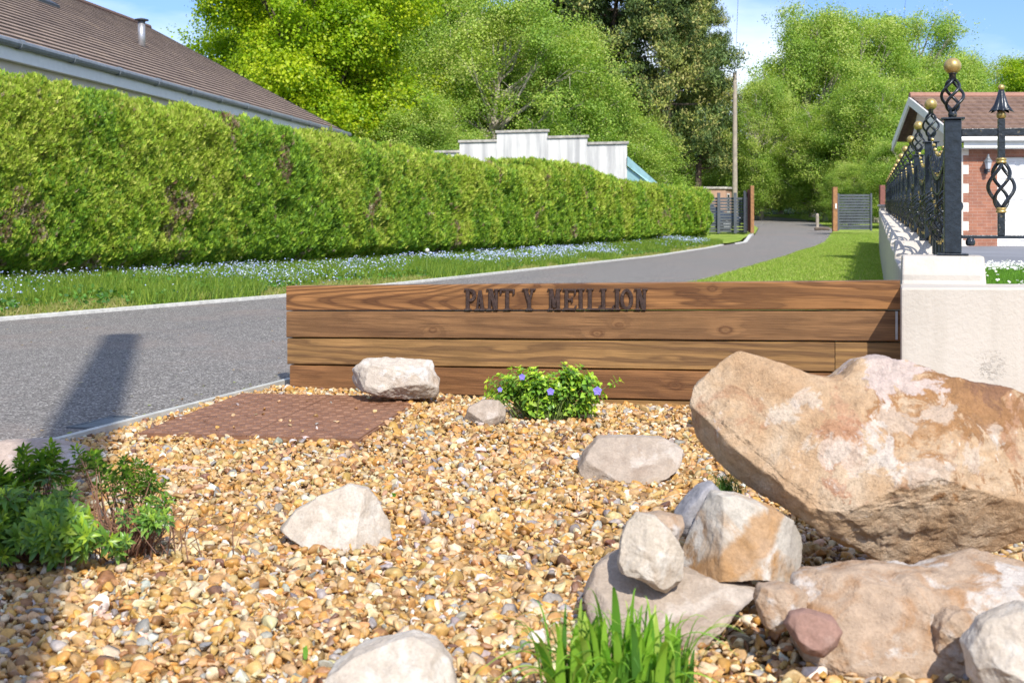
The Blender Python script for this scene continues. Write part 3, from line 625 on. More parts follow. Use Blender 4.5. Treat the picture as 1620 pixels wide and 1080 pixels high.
white = rock_mat('white_stone', (.47, .40, .32), (.54, .485, .41), (.39, .315, .235), 7, 5, .5, .62, .45)
boulder = [(1100, 645), (1101, 622), (1125, 597), (1160, 567), (1178, 558), (1200, 563), (1250, 581), (1290, 597), (1330, 603), (1352, 596), (1380, 574), (1420, 570), (1450, 580), (1500, 598), (1560, 612), (1620, 621), (1660, 640), (1690, 700), (1690, 770), (1650, 815), (1600, 848), (1560, 868), (1512, 884), (1440, 887), (1380, 874), (1325, 850), (1290, 832), (1245, 800), (1190, 772), (1135, 738), (1106, 705), (1098, 675)]
rock(boulder, 3.62, .50, tan, 'huge tan boulder with white and rusty patches balanced on the rock pile', 11,
     [((-.05, -.72, .70), .33), ((.10, -.885, -.46), .60), ((-.78, -.45, -.45), .98), ((-.35, -.80, -.55), .82), ((.35, -.78, .5), .52), ((-.30, -.80, .50), .42)], 0, .9, .030, 7, 'loose rocks on the gravel', 0, .0, 'boulder', 2.3, .3)
G = 'loose rocks on the gravel'
rock([(925, 945), (945, 905), (985, 884), (1040, 900), (1090, 912), (1195, 928), (1192, 960), (1150, 990), (1080, 1015), (1000, 1030), (935, 1000)], 3.35, .24, grey, 'broad grey-brown slab lying under the small pale rocks, left base of the pile', 21, [((0, -.45, .89), .42)], 4, .9, .03, 6, G, 0, .25, blocky=2.6)
rock([(1262, 940), (1270, 918), (1320, 912), (1400, 905), (1480, 915), (1560, 893), (1600, 880), (1650, 905), (1660, 970), (1620, 1010), (1540, 1045), (1450, 1065), (1340, 1060), (1260, 1030)], 3.12, .21, slab, 'long sandy slab carrying the huge boulder, right base of the pile', 22, [((0, -.85, .5), .44), ((.05, -.25, .97), .52)], 4, .9, .04, 6, G, 0, .2, blocky=2.8, strata=.5)
rock([(1078, 895), (1090, 855), (1108, 820), (1130, 781), (1170, 785), (1225, 806), (1262, 830), (1292, 862), (1298, 885), (1264, 917), (1215, 908), (1180, 905), (1110, 908), (1085, 904)], 3.42, .17, band, 'white and rust banded rock wedged under the left of the boulder', 23, [((-.15, -.93, .3), .50), ((.75, -.65, .1), .62), ((-.8, -.5, .2), .72)], 1, .9, .022, 6, G, blocky=2.6)
rock([(978, 885), (984, 850), (992, 828), (1008, 812), (1038, 818), (1062, 840), (1080, 872), (1079, 915), (1064, 937), (1045, 932), (1010, 912), (982, 902)], 3.30, .085, pale, 'upright pale cream rock standing on the grey slab', 24, [((-.4, -.8, .45), .62), ((.5, -.82, .1), .62)], 3, .86, .03, 6, G, blocky=2.6)
rock([(1008, 814), (1045, 810), (1082, 818), (1083, 835), (1068, 858), (1052, 862), (1030, 840)], 3.42, .06, slab, 'small tan rock tucked behind the upright cream rock', 25, [], 5, .86, .03, 5, G)
rock([(1068, 815), (1085, 792), (1108, 770), (1128, 763), (1142, 780), (1130, 815), (1100, 850), (1075, 845)], 3.58, .10, rock_mat('blue_grey_stone', (.30, .29, .30), (.38, .36, .36), (.27, .25, .25), 6, 5), 'dark blue-grey rock behind the banded rock', 26, [], 6, .86, .03, 5, G)
rock([(1194, 948), (1202, 928), (1235, 924), (1262, 930), (1278, 942), (1274, 968), (1250, 985), (1225, 995), (1206, 985)], 3.08, .075, slab, 'small sandy rock between the grey slab and the sandy slab', 27, [], 6, .86, .03, 5, G)
rock([(1241, 988), (1250, 970), (1275, 964), (1318, 976), (1330, 995), (1322, 1015), (1298, 1036), (1268, 1028)], 2.94, .06, red, 'smooth red-brown stone leaning on the sandy slab', 28, [((-.1, -.9, .42), .72)], 2, .9, .02, 5, G, blocky=2.5)
rock([(1535, 1030), (1560, 990), (1590, 975), (1630, 960), (1680, 975), (1690, 1060), (1660, 1110), (1580, 1100), (1545, 1080)], 2.78, .13, white, 'chalk-white rock in the bottom right corner of the gravel', 29, [((-.2, -.8, .55), .6)], 4, .86, .028, 6, G)
rock([(1478, 990), (1500, 965), (1545, 968), (1560, 1000), (1540, 1050), (1500, 1060), (1478, 1040)], 3.02, .07, slab, 'crumbly broken stone against the chalk-white rock', 30, [], 5, .84, .07, 5, G)
rock([(553, 606), (556, 585), (575, 569), (600, 566), (640, 568), (682, 571), (688, 590), (695, 600), (692, 628), (640, 630), (600, 624), (562, 614)], 7.35, .15, rock_mat('cream_stone', (.50, .43, .35), (.56, .51, .45), (.37, .285, .21), 9, 6, .55, .62), 'cream rock standing against the timber wall beside the rusty cover', 31, [((-.1, -.93, .2), .75), ((.1, -.35, .93), .62)], 4, .86, .035, 6, G)
rock([(733, 662), (742, 640), (765, 630), (790, 631), (800, 645), (799, 662), (770, 672), (745, 672)], 6.62, .10, grey, 'little grey rock beside the periwinkle', 32, [((-.1, -.7, .7), .55)], 4, .9, .025, 5, G, .01)
rock([(914, 735), (925, 715), (947, 692), (1000, 690), (1052, 692), (1081, 708), (1068, 728), (1040, 752), (980, 762), (925, 755)], 5.45, .22, grey, 'flat grey-brown rock half sunk in the middle of the gravel', 33, [((0, -.55, .83), .42)], 3, .9, .025, 6, G, .01, .2)
rock([(444, 828), (470, 800), (505, 780), (550, 762), (582, 768), (596, 785), (612, 818), (624, 860), (560, 872), (480, 860)], 4.28, .15, white, 'pale triangular rock sunk in the gravel at centre left', 34, [((-.1, -.85, .52), .5), ((.75, -.6, .3), .75)], 1, .95, .022, 6, G, .012, 0, blocky=2.2)
rock([(505, 1100), (520, 1065), (560, 1038), (610, 1025), (650, 1016), (690, 1028), (712, 1055), (725, 1100), (680, 1140), (560, 1140)], 2.86, .16, white, 'rounded pale rock cut off by the bottom edge', 35, [((0, -.6, .8), .5)], 4, .9, .022, 6, G, 0, .25)
rock([(-40, 720), (-10, 702), (60, 700), (110, 708), (131, 714), (128, 735), (90, 760), (0, 765), (-40, 750)], 5.35, .22, rock_mat('brown_grey_stone', (.42, .33, .27), (.5, .43, .38), (.34, .25, .2), 6, 5), 'flat brownish rock behind the leafy dark green shrub', 36, [((0, -.5, .86), .45)], 3, .9, .03, 5, G, 0, .2)
rock([(1112, 625), (1118, 604), (1130, 592), (1150, 590), (1175, 600), (1185, 660), (1150, 695), (1112, 690)], 6.4, .10, white, 'whitish rock peeping out behind the left of the boulder', 37, [], 5, .88, .03, 5, G)
# ------------------------------------------------------------------ rusty cover, gully grate
cv = empty('inspection_cover', (-1.22, 6.88, .0), R(-8.5), 'rusty brown iron inspection cover with raised treads set in the gravel', 'cover')
plates = [MB().box(-.575, -.002, -.73, .73, -.03, .03), MB().box(.002, .575, -.73, .73, -.03, .03)]; rr = random.Random(3)
for i in range(18):
    for j in range(23):
        x, y = -.542+i*.0638, -.70+j*.0636
        a = R(32) if (i+j) % 2 else R(-32); ca, sa = math.cos(a), math.sin(a); l, w_ = .021, .007
        q = [(x+ca*u-sa*v, y+sa*u+ca*v) for u, v in ((-l, -w_), (l, -w_), (l, w_), (-l, w_))]
        q2 = [(x+ca*u-sa*v, y+sa*u+ca*v) for u, v in ((-l*.8, -w_*.5), (l*.8, -w_*.5), (l*.8, w_*.5), (-l*.8, w_*.5))]
        if abs(x) > .02: plates[x > 0].hexa([(a_, b_, .0295) for a_, b_ in q]+[(a_, b_, .0345) for a_, b_ in q2])
for p_ in plates: p_.build('cover_plate', M['rust'], cv)
mb = MB()
for s_ in (-1, 1):
    mb.box(s_*.582-.006, s_*.582+.006, -.745, .745, -.03, .024); mb.box(-.575, .575, s_*.739-.006, s_*.739+.006, -.03, .0235)
mb.build('cover_frame', M['rust'], cv)
ga = math.atan2(2.44, .77)
gr = empty('gully_grate', (-2.13, 6.66, -.004), ga-math.pi/2, 'black slotted drain grate in the road against the edging', 'grate')
mb = MB(); mb.box(-.20, -.18, -.17, .24, 0, .012); mb.box(-.025, -.005, -.17, .24, 0, .012); mb.box(-.18, -.025, -.17, -.15, 0, .012); mb.box(-.18, -.025, .22, .24, 0, .012); mb.build('grate_frame', M['slate'], gr)
mb = MB()
for k in range(9):
    y = -.14+k*.038; mb.hexa([(-.18, y, 0), (-.025, y+.03, 0), (-.025, y+.048, 0), (-.18, y+.018, 0), (-.18, y, .011), (-.025, y+.03, .011), (-.025, y+.048, .011), (-.18, y+.018, .011)])
mb.build('rib', M['gutter'], gr)
MB().box(-.18, -.025, -.15, .22, -.003, .001).build('well', M['rubber'], gr)
# ------------------------------------------------------------------ gravel pebbles
rng = np.random.default_rng(42)
def pebble_templates(k=14):
    out = []; S, Fc = ICO[2]
    for i in range(k):
        rg = np.random.default_rng(100+i); V = S*np.array([1, rg.uniform(.6, .95), rg.uniform(.38, .75)])
        for _ in range(7):
            n = rg.normal(size=3); n /= np.linalg.norm(n); d = V@n; V = V-np.maximum(d-d.max()*rg.uniform(.28, .75), 0)[:, None]*n
        V = V*(1+.12*fbm(S*1.5, 2, 30+i))[:, None]; V = V/np.abs(V).max()*1.02; out.append(V)
    return out, Fc
TP, TPF = pebble_templates()
def edgeRv(Y): return np.interp(Y, [-2, .7, 6.04, 8.48, 23], [-5, -4, -2.32, -1.55, 3.67])
def in_cover(x, y, mrg=0):
    a = R(-8.5); dx, dy = x+1.22, y-6.88; u = dx*math.cos(a)+dy*math.sin(a); v = -dx*math.sin(a)+dy*math.cos(a); return (np.abs(u) < .585+mrg) & (np.abs(v) < .742+mrg)
px_, py_ = [], []
for (y0, y1, g) in ((2.25, 4.2, .0190), (4.2, 8.6, .0215)):
    X, Y = np.meshgrid(np.arange(-3.0, 4.6, g), np.arange(y0, y1, g)); px_.append(X.ravel()); py_.append(Y.ravel())
X = np.concatenate(px_); Y = np.concatenate(py_); X = np.repeat(X, 1); X = X+rng.uniform(-.012, .012, len(X)); Y = Y+rng.uniform(-.012, .012, len(Y))
keep = (X > edgeRv(Y)+.05) & (np.abs(X) < .50*Y+.35) & (Y < 8.18-(X+1.498)*.3179-.02) & ~((X > 2.08) & (Y > 6.70)) & ~in_cover(X+.015*np.sin(Y*9)+.02*np.sin(Y*23), Y+.02*np.sin(X*14), -.035)
X, Y = X[keep], Y[keep]
mound = .035*fbm(np.stack([X*1.3, Y*1.3, X*0], 1), 3, 4)+.03*np.exp(-((X+.15)**2+(Y-6.7)**2)/.5)-.012
dcov = np.where(in_cover(X, Y, .10), 1, 0); mound = np.where(dcov > 0, np.clip(mound, .006, .02), mound)
def gz(x, y): return float(.035*fbm(np.array([[x*1.3, y*1.3, 0]]), 3, 4)[0]+.03*math.exp(-((x+.15)**2+(y-6.7)**2)/.5)-.012)
n = len(X); Z = mound+rng.uniform(-.008, .014, n)
S = np.clip(rng.lognormal(math.log(.0145), .42, n), .0055, .034)
small = (X < edgeRv(Y)+.16); S = np.where(small, S*.8, S)
extra = rng.random(n) < .03; S = np.where(extra, S*1.2, S)
# a few strays lying on the cover
k = 26; a = R(-8.5); u = rng.uniform(-.5, .5, k); v = rng.uniform(-.7, .7, k)
X = np.r_[X, -1.20+u*math.cos(a)-v*math.sin(a)]; Y = np.r_[Y, 6.88+u*math.sin(a)+v*math.cos(a)]; Z = np.r_[Z, np.full(k, .036)]; S = np.r_[S, rng.uniform(.009, .017, k)]
n = len(X)
pal = [(.47, .275, .09), (.62, .48, .29), (.29, .145, .052), (.52, .27, .065), (.27, .24, .21), (.68, .60, .48), (.52, .34, .155), (.19, .095, .055), (.38, .34, .29)]
C = pick(rng, pal, [28, 17, 9, 16, 2.5, 5, 27, 2.5, 3.5], n)*rng.uniform(.82, 1.2, (n, 1))*(1+rng.normal(0, .05, (n, 3)))
up = rand_dirs(rng, n)*.55+np.array([0, 0, 1.0]); d = rand_dirs(rng, n); MM = frames(d-up*((d*up).sum(1)/(up*up).sum(1))[:, None]+1e-4, up)
ti = rng.integers(0, len(TP), n); parts = []; P3 = np.stack([X, Y, Z], 1)
for q in range(len(TP)):
    s_ = ti == q; parts.append(scatter(TP[q], TPF, P3[s_], MM[s_], S[s_], np.clip(C[s_], .02, .9)))
V, Fc, Cc = join_np(parts)
print('pebbles', n)
tag(link('gravel', np_mesh('gravel', V, Fc, Cc, False), M['pebble']), 'golden and cream flint gravel covering the bed before the timber wall', 'gravel', kind='stuff')
# ------------------------------------------------------------------ near plants
def mesh_leaves(name, parts, m, parent=None, smooth=False):
    V, Fc, Cc = join_np(parts); return link(name, np_mesh(name, V, Fc, Cc, smooth), m, parent)
def shrub(root, stems, tip_n, leaf_len, pal, wts, seed, lw=1.0, whorl=9, along=3, sm='twig'):
    rg = np.random.default_rng(seed); mb = MB(); parts = []
    for (base, tip) in stems:
        b, t_ = Vector(base), Vector(tip); mid = (b+t_)/2+Vector((rg.normal()*.012, rg.normal()*.012, .02)); pth = [b, (b+mid)/2, mid, (mid+t_)/2, t_]; mb.tube(pth, [.0030, .0028, .0024, .0020, .0014], 5)
        ax = (t_-mid).normalized()
        for a in range(along):
            c = t_-ax*(.016*a)-(Vector((0, 0, 0))); nn = whorl-a; ang = rg.uniform(0, 6.28)+np.arange(nn)*2*math.pi/nn
            o1 = ax.orthogonal().normalized(); o2 = ax.cross(o1); lift = .85-.5*a
            D = np.array([(o1*math.cos(g)+o2*math.sin(g)+ax*lift*(.6+.5*rg.random()))[:] for g in ang]); P = np.repeat(np.array([c[:]]), nn, 0)+rg.normal(0, .002, (nn, 3))
            Up = np.repeat(np.array([ax[:]]), nn, 0); S = leaf_len*rg.uniform(.6, 1.1, nn)*(1-.25*(a == 0)); Cc = pick(rg, pal, wts, nn)*rg.uniform(.75, 1.2, (nn, 1))
            if a == 0: Cc = Cc*np.array([1.5, 1.25, .8])
            T = LANCE*np.array([lw, 1, 1]); parts.append(scatter(T, LANCEF, P, frames(D, Up), S, Cc))
    mb.build('stem', M[sm], root, True); mesh_leaves('foliage', parts, M['shrub'], root, True)
def stemset(rg, base, centers, n, spread, h0=.05):
    out = []
    for _ in range(n):
        c = centers[rg.integers(len(centers))]; t_ = Vector((c[0]+rg.normal()*spread, c[1]+rg.normal()*spread, max(h0, c[2]+rg.normal()*spread*.6)))
        b = Vector((base[0]+(t_.x-base[0])*rg.uniform(.1, .5)+rg.normal()*.02, base[1]+(t_.y-base[1])*rg.uniform(.1, .5)+rg.normal()*.02, .0)); out.append((b, t_))
    return out
G2 = [(.12, .24, .035), (.16, .30, .04), (.25, .40, .05), (.08, .18, .035)]
rg = np.random.default_rng(8)
b = at(60, 890, 3.9)
s1 = empty('leafy_shrub', (0, 0, 0), 0, 'dense dark green shrub with whorled pointed leaves at the left edge', 'shrub')
cs = [(at(x, y, Yc)) for x, y, Yc in ((20, 760, 4.2), (70, 730, 4.3), (100, 780, 4.1), (15, 830, 3.95), (60, 850, 3.85), (105, 855, 3.85), (-20, 800, 4.1), (60, 800, 4.0), (30, 790, 4.0), (110, 830, 3.9), (-30, 850, 3.9), (0, 770, 4.15))]
shrub(s1, stemset(rg, (b.x-.05, 4.1), cs, 150, .045), 0, .056, G2, [4, 4, 2, 3], 81, 1.0)
s2 = empty('leafy_shrub', (0, 0, 0), 0, 'straggly lighter green shrub with brown stems right of the dense one', 'shrub')
cs = [(at(x, y, Yc)) for x, y, Yc in ((150, 725, 4.35), (185, 745, 4.3), (215, 745, 4.3), (245, 765, 4.2), (255, 800, 4.1), (235, 820, 4.0), (190, 820, 4.0), (205, 870, 3.9), (165, 760, 4.2), (225, 760, 4.2), (150, 850, 3.9))]
b = at(190, 860, 4.0)
shrub(s2, stemset(rg, (b.x, 4.1), cs, 60, .028), 0, .042, [(.10, .22, .04), (.17, .32, .05), (.23, .38, .07), (.07, .16, .04)], [3, 4, 3, 2], 82, 1.1, 7, 3)
MBt = MB(); rr = random.Random(5)
for _ in range(70):
    x = b.x+rr.gauss(0, .10); y = 4.1+rr.gauss(0, .08); MBt.tube([(x, y, 0), (x+rr.gauss(0, .03), y+rr.gauss(0, .02), rr.uniform(.03, .09)), (x+rr.gauss(0, .06), y+rr.gauss(0, .04), rr.uniform(.07, .17))], [.0022, .0018, .0009], 4)
MBt.build('twig', M['twig'], s2)
# periwinkle
pw = empty('periwinkle', (0, 0, 0), 0, 'bright green periwinkle with small violet flowers in front of the timber wall', 'plant')
cs = [at(x, y, 6.75) for x, y in ((800, 605), (825, 595), (850, 600), (850, 620), (830, 630), (890, 600), (905, 590), (930, 605), (940, 625), (900, 625), (870, 615), (790, 620), (915, 610), (860, 635), (920, 640))]
rg = np.random.default_rng(9)
shrub(pw, stemset(rg, (at(865, 650, 6.75).x, 6.78), cs, 230, .046, .02), 0, .044, [(.20, .38, .04), (.30, .50, .06), (.40, .56, .08), (.13, .27, .05)], [3, 4, 3, 2], 91, 1.9, 5, 4, 'gstem')
def flower(px, py, Y, r):
    parts = []; P = np.repeat(np.array([at(px, py, Y)[:]]), 5, 0); ang = np.arange(5)*1.2566+.3
    D = np.stack([np.cos(ang), np.full(5, -.15), np.sin(ang)], 1); Up = np.repeat(np.array([[.1, -1, .35]]), 5, 0)
    parts.append(scatter(LEAF*np.array([1.3, 1, .3]), LEAFF, P, frames(D, Up), np.full(5, r), np.tile(np.array([[.30, .24, .80]]), (5, 1))))
    mesh_leaves('flower', parts, M['petal'], pw)
for f_ in ((826, 596, 6.62, .019), (791, 616, 6.62, .015), (871, 619, 6.60, .022), (945, 618, 6.60, .026)): flower(*f_)
# strap-leaved clump
st = empty('strap_leaf_clump', at(985, 1110, 2.72), 0, 'vivid green clump of strap leaves at the bottom edge in front of the grey slab', 'plant')
st.location.z = 0
def strap(root, specs, m, pal, seed, w_=.011):
    rg = np.random.default_rng(seed); Vs = []; Fs = []; Cs = []; k0 = 0
    for (bx, by, tx, ty, tz, ww) in specs:
        nseg = 10; base = np.array([bx, by, 0.]); tip = np.array([tx, ty, tz]); ctrl = base+(tip-base)*np.array([.30, .30, 0])+np.array([0, 0, tz*1.0+np.hypot(tx-bx, ty-by)*.55])
        c = pick(rg, pal, [1]*len(pal), 1)[0]*rg.uniform(.8, 1.2)
        hd = tip-base; side = np.array([-hd[1], hd[0], 0.]); ln = np.linalg.norm(side); side = side/ln if ln > .02 else np.array([1., 0, 0]); side = side*.75+np.array([.25, 0, 0]); pts = []
        for j in range(nseg+1):
            t_ = j/nseg; p = (1-t_)**2*base+2*t_*(1-t_)*ctrl+t_*t_*tip; wv = ww*min(1, (1-t_)*1.35)*(.6+.8*t_*(1-t_)*2)+.0002
            pts += [p-side*wv, p+np.array([0, 0, -wv*.35]), p+side*wv]
        Vs.append(np.array(pts)); Fs.append(np.array([(j*3+q, j*3+q+1, (j+1)*3+q+1, (j+1)*3+q) for j in range(nseg) for q in (0, 1)])+k0); Cs.append(np.tile(c, (len(pts), 1))); k0 += len(pts)
    return link('leaf_blade', np_mesh('leaf_blade', np.concatenate(Vs), np.concatenate(Fs), np.concatenate(Cs), True), m, root)
rg = np.random.default_rng(17); sp = []
for _ in range(330):
    a = rg.uniform(0, 6.28); rb = rg.uniform(0, .05); d_ = abs(rg.normal(0, .095))+.005; hgt = rg.uniform(.09, .27)**1.0*(1-1.2*d_) ; ox = rg.uniform(-.14, .12)
    sp.append((ox+rb*math.cos(a), rb*math.sin(a), ox+(rb+d_)*math.cos(a), (rb+d_*.8)*math.sin(a), hgt, rg.uniform(.006, .0125)))
for (px, py) in ((927, 930), (966, 921), (1010, 938), (1048, 962), (1075, 985), (905, 965), (865, 985), (870, 1050), (1130, 1068)):
    q = at(px, py, 2.72)-Vector((st.location.x, 2.72, 0)); sp.append((q.x*.35, 0, q.x, rg.normal()*.03, q.z, .014))
strap(st, sp, M['grass'], [(.12, .28, .03), (.19, .40, .035), (.28, .48, .05), (.08, .20, .03), (.38, .50, .09), (.24, .44, .04)], 3)
tf = empty('grass_tuft', at(1150, 790, 3.75), 0, 'small fine green tuft growing between the blue-grey rock and the boulder', 'plant'); tf.location.z = at(0, 800, 3.68).z
rg = np.random.default_rng(19)
strap(tf, [(rg.normal()*.02, rg.normal()*.015, rg.normal()*.05-.01, rg.normal()*.03, rg.uniform(.02, .08), .0016) for _ in range(150)], M['grass'], [(.08, .2, .04), (.14, .3, .05)], 4)
for (px, py, Y, hh, nn, lb) in ((483, 1015, 3.1, .035, 5, 'single bright green weed leaf sprouting in the lower left gravel'), (624, 772, 4.9, .022, 4, 'tiny green seedling right of the triangular rock'), (617, 925 - 20 - 225, 6.3, .018, 5, 'tiny green sprout in the gravel by the little grey rock')):
    wd = empty('weed_sprout', (at(px, py, Y).x, Y, .01), 0, lb, 'weed'); wd.location.z = max(.0, gz(wd.location.x, Y)+.01)
    strap(wd, [(0, 0, rg.normal()*.012, rg.normal()*.01, hh*rg.uniform(.6, 1), .006) for _ in range(nn)], M['grass'], [(.2, .42, .06)], 5)
# ------------------------------------------------------------------ verge grass and flowers
rng = np.random.default_rng(77)
def blades(n, x, y, z, h0, h1, wd, pal, wts, rg, lean=.45):
    P = np.stack([x, y, z], 1); D = rand_dirs(rg, n)*lean+np.array([0, 0, 1.0]); Up = rand_dirs(rg, n); Up[:, 2] = 0; Up[:, 1] -= .4
    hh = rg.uniform(h0, h1, n); S = np.stack([np.full(n, 1)*wd*rg.uniform(.7, 1.3, n), hh, hh], 1)
    C = pick(rg, pal, wts, n)*rg.uniform(.75, 1.25, (n, 1)); return scatter(BLADE, BLADEF, P, frames(D, Up), S, C)
def verge_pts(n, y0, y1, rg, pw=1.0):
    y = y0+(y1-y0)*rg.random(n)**1.35; u = rg.random(n)**pw; a = np.interp(y, [-2, 0, 8, 13.6, 17.9, 23, 35.7, 44, 48.5], [-13.5, -12.4, -8.4, -5.64, -3.27, -1.3, 3.48, 6.65, 8.45])-.15
    b_ = np.interp(y, [0, 7.5, 17, 25, 33, 44, 54], [-15, -11.5, -7.06, -3.4, -.2, 4.3, 8.6])+.0; x = a+(b_-a)*u; uu = np.clip((x-a)/((b_-1.0)-a)*1.35, 0, 1)
    z = np.interp(y, [0, 38, 46, 58], [0, 0, .10, .50])+.02+.13*(uu*uu*(3-2*uu)); ok = (np.abs(x)/y < .46); return x[ok], y[ok], z[ok], u[ok]
x, y, z, u = verge_pts(210000, 11, 49, rng); n = len(x)
dry = fbm(np.stack([x*.9, y*.9, x*0], 1), 3, 9)
tall = .10+.17*np.clip(u*1.5, 0, 1)*(.7+.6*rng.random(n))
g1 = dry-(u-.2)*.9 < .12
pg = [(.15, .26, .03), (.23, .34, .045), (.31, .40, .06), (.10, .18, .03)]; pd = [(.38, .37, .11), (.46, .40, .17), (.26, .33, .06)]
pa = blades(g1.sum(), x[g1], y[g1], z[g1], .10, .26, .010, pg, [3, 4, 3, 2], rng); pb = blades((~g1).sum(), x[~g1], y[~g1], z[~g1], .05, .13, .009, pd, [3, 2, 3], rng, .8)
o = mesh_leaves('verge_grass', [pa, pb], M['grass']); tag(o, 'long tufty grass on the verge below the hedge', 'grass', kind='stuff')
# broad weeds in the verge
x, y, z, u = verge_pts(26000, 11, 45, rng, .8); n = len(x); q = fbm(np.stack([x*1.2, y*1.2, x*0], 1), 2, 19) > .0; x, y, z = x[q], y[q], z[q]; n = len(x)
P = np.stack([x, y, z+rng.uniform(.03, .16, n)], 1); D = rand_dirs(rng, n)+np.array([0, 0, .3]); Up = rand_dirs(rng, n)*.5+np.array([0, 0, 1.])
o = mesh_leaves('verge_weeds', [scatter(LEAF, LEAFF, P, frames(D, Up), rng.uniform(.03, .07, n), pick(rng, [(.09, .23, .035), (.15, .32, .045), (.06, .16, .035)], [1, 1, 1], n))], M['grass']); tag(o, 'broad-leaved weeds mixed in the verge grass', 'weeds', kind='stuff')
x, y, z, u = verge_pts(32000, 12, 48, rng, .9); q = (fbm(np.stack([x*.8, y*.5, x*0], 1), 4, 33)+.30*(u-.45)+rng.normal(0, .13, len(x)) > .10) & (u > .12) & (u < .97); x, y, z = x[q], y[q], z[q]; n = len(x)
P = np.stack([x, y, z+rng.uniform(.07, .27, n)], 1); D = rand_dirs(rng, n)*np.array([1, 1, .4]); Up = rand_dirs(rng, n)*.6+np.array([0, -.5, 1.])
QUAD = np.array([(-.5, 0, 0), (0, -.5, 0), (.5, 0, 0), (0, .5, 0)], float)
o = mesh_leaves('forget_me_nots', [scatter(QUAD, LEAFF, P, frames(D, Up), rng.uniform(.016, .030, n)*np.clip(y/18, 1, 1.6), pick(rng, [(.40, .50, .88), (.55, .64, .92), (.72, .78, .94), (.34, .36, .75)], [3, 4, 3, 1], n))], M['petal'])
tag(o, 'pale blue forget-me-nots scattered through the verge grass', 'flowers', kind='stuff')
dc = empty('dandelion_clock', at(675, 424, 23.2), 0, 'white dandelion clock standing above the verge flowers', 'dandelion')
mb = MB(); mb.tube([(0, 0, -.05), (.01, 0, .30)], .005, 5); mb.build('stem', simple('stem_green', (.2, .28, .08)), dc)
mb = MB(); ball(mb, (.01, 0, .33), .042, 10); mb.build('seed_head', simple('seed_fluff', (.6, .6, .55), .9, 0, .3, 60, .8, .02, 80), dc, True)
# lawn blades
y = 10+48*rng.random(150000)**1.3; a_ = np.interp(y, [-2, .7, 6.04, 8.48, 23, 33, 42, 47, 50, 57.5], [-5, -4, -2.32, -1.55, 3.67, 6.85, 9.75, 11.6, 12.7, 14.9]); b_ = .154+.2944*y
x = a_+(b_-a_)*rng.random(len(y)); ok = (b_ > a_) & (y > 17); x, y = x[ok], y[ok]
lp = [(.26, .38, .05), (.33, .44, .07), (.46, .48, .15), (.18, .29, .04)]
o = mesh_leaves('lawn_grass', [blades(len(x), x, y, np.interp(y, [0, 38, 46, 58], [0, 0, .10, .50])+.028, .025, .07, .010, lp, [4, 4, 3, 2], rng, .9)], M['grass']); tag(o, 'short mown grass between the lane and the boundary wall', 'grass', kind='stuff')
n = 60000; y = 7.2+7.6*rng.random(n); x = .154+.2944*y+.5+rng.random(n)*(y*.42-.154-.2944*y); ok = x > wallX(y)+.45; x, y = x[ok], y[ok]
o = mesh_leaves('garden_grass', [blades(len(x), x, y, np.full(len(x), .50), .05, .11, .005, [(.13, .30, .03), (.20, .40, .04), (.10, .22, .03)], [1, 1, 1], rng, .5)], M['grass']); tag(o, 'bright green grass behind the cream front wall', 'grass', kind='stuff')
n = 900; y = np.r_[13.0+1.7*rng.random(n//2), 8.2+6*rng.random(n//2)]; x = y*(.36+.08*rng.random(n)); keep = np.r_[np.ones(n//2, bool), rng.random(n//2) < .12]; x, y = x[keep], y[keep]; n = len(x)
P = np.stack([x, y, .50+rng.uniform(.08, .14, n)], 1); o = mesh_leaves('daisies', [scatter(QUAD, LEAFF, P, frames(rand_dirs(rng, n)*np.array([1, 1, .3]), rand_dirs(rng, n)*.4+np.array([0, -.9, 1.])), rng.uniform(.022, .036, n), pick(rng, [(.82, .82, .78), (.8, .78, .7)], [1, 1], n))], M['petal'])
tag(o, 'white daisies along the edge of the drive', 'flowers', kind='stuff')
dl = empty('dandelion', at(1558, 452, 8.0), 0, 'yellow dandelion in the grass just behind the front wall', 'dandelion'); dl.location.z = .5
mb = MB(); mb.tube([(0, 0, 0), (0, 0, .155)], .003, 5); mb.build('stem', simple('stem_green', (.2, .28, .08)), dl)
mb = MB(); mb.lathe([(.004, .15), (.018, .163), (.016, .172), (.002, .175)], 12); mb.build('flower_head', simple('yellow_petal', (.75, .50, .02)), dl)
n = 260; y = np.r_[rng.uniform(6, 16, 160), rng.uniform(6, 12, 100)]; xr = np.interp(y, [-2, .7, 6.04, 8.48, 23], [-5, -4, -2.32, -1.55, 3.67]); x = np.r_[xr[:160]-rng.random(160)*5.5, xr[160:]-.03-rng.exponential(.12, 100)]
P = np.stack([x, y, np.full(n, .008)], 1); o = mesh_leaves('road_litter', [scatter(LEAF, LEAFF, P, frames(rand_dirs(rng, n)*np.array([1, 1, .05]), rand_dirs(rng, n)*.25+np.array([0, 0, 1.])), rng.uniform(.008, .03, n), pick(rng, [(.40, .28, .14), (.30, .34, .08), (.24, .14, .07), (.5, .45, .35)], [3, 2, 2, 2], n))], M['grass'])
tag(o, 'scattered leaf bits and grit lying on the tarmac', 'litter', kind='stuff')
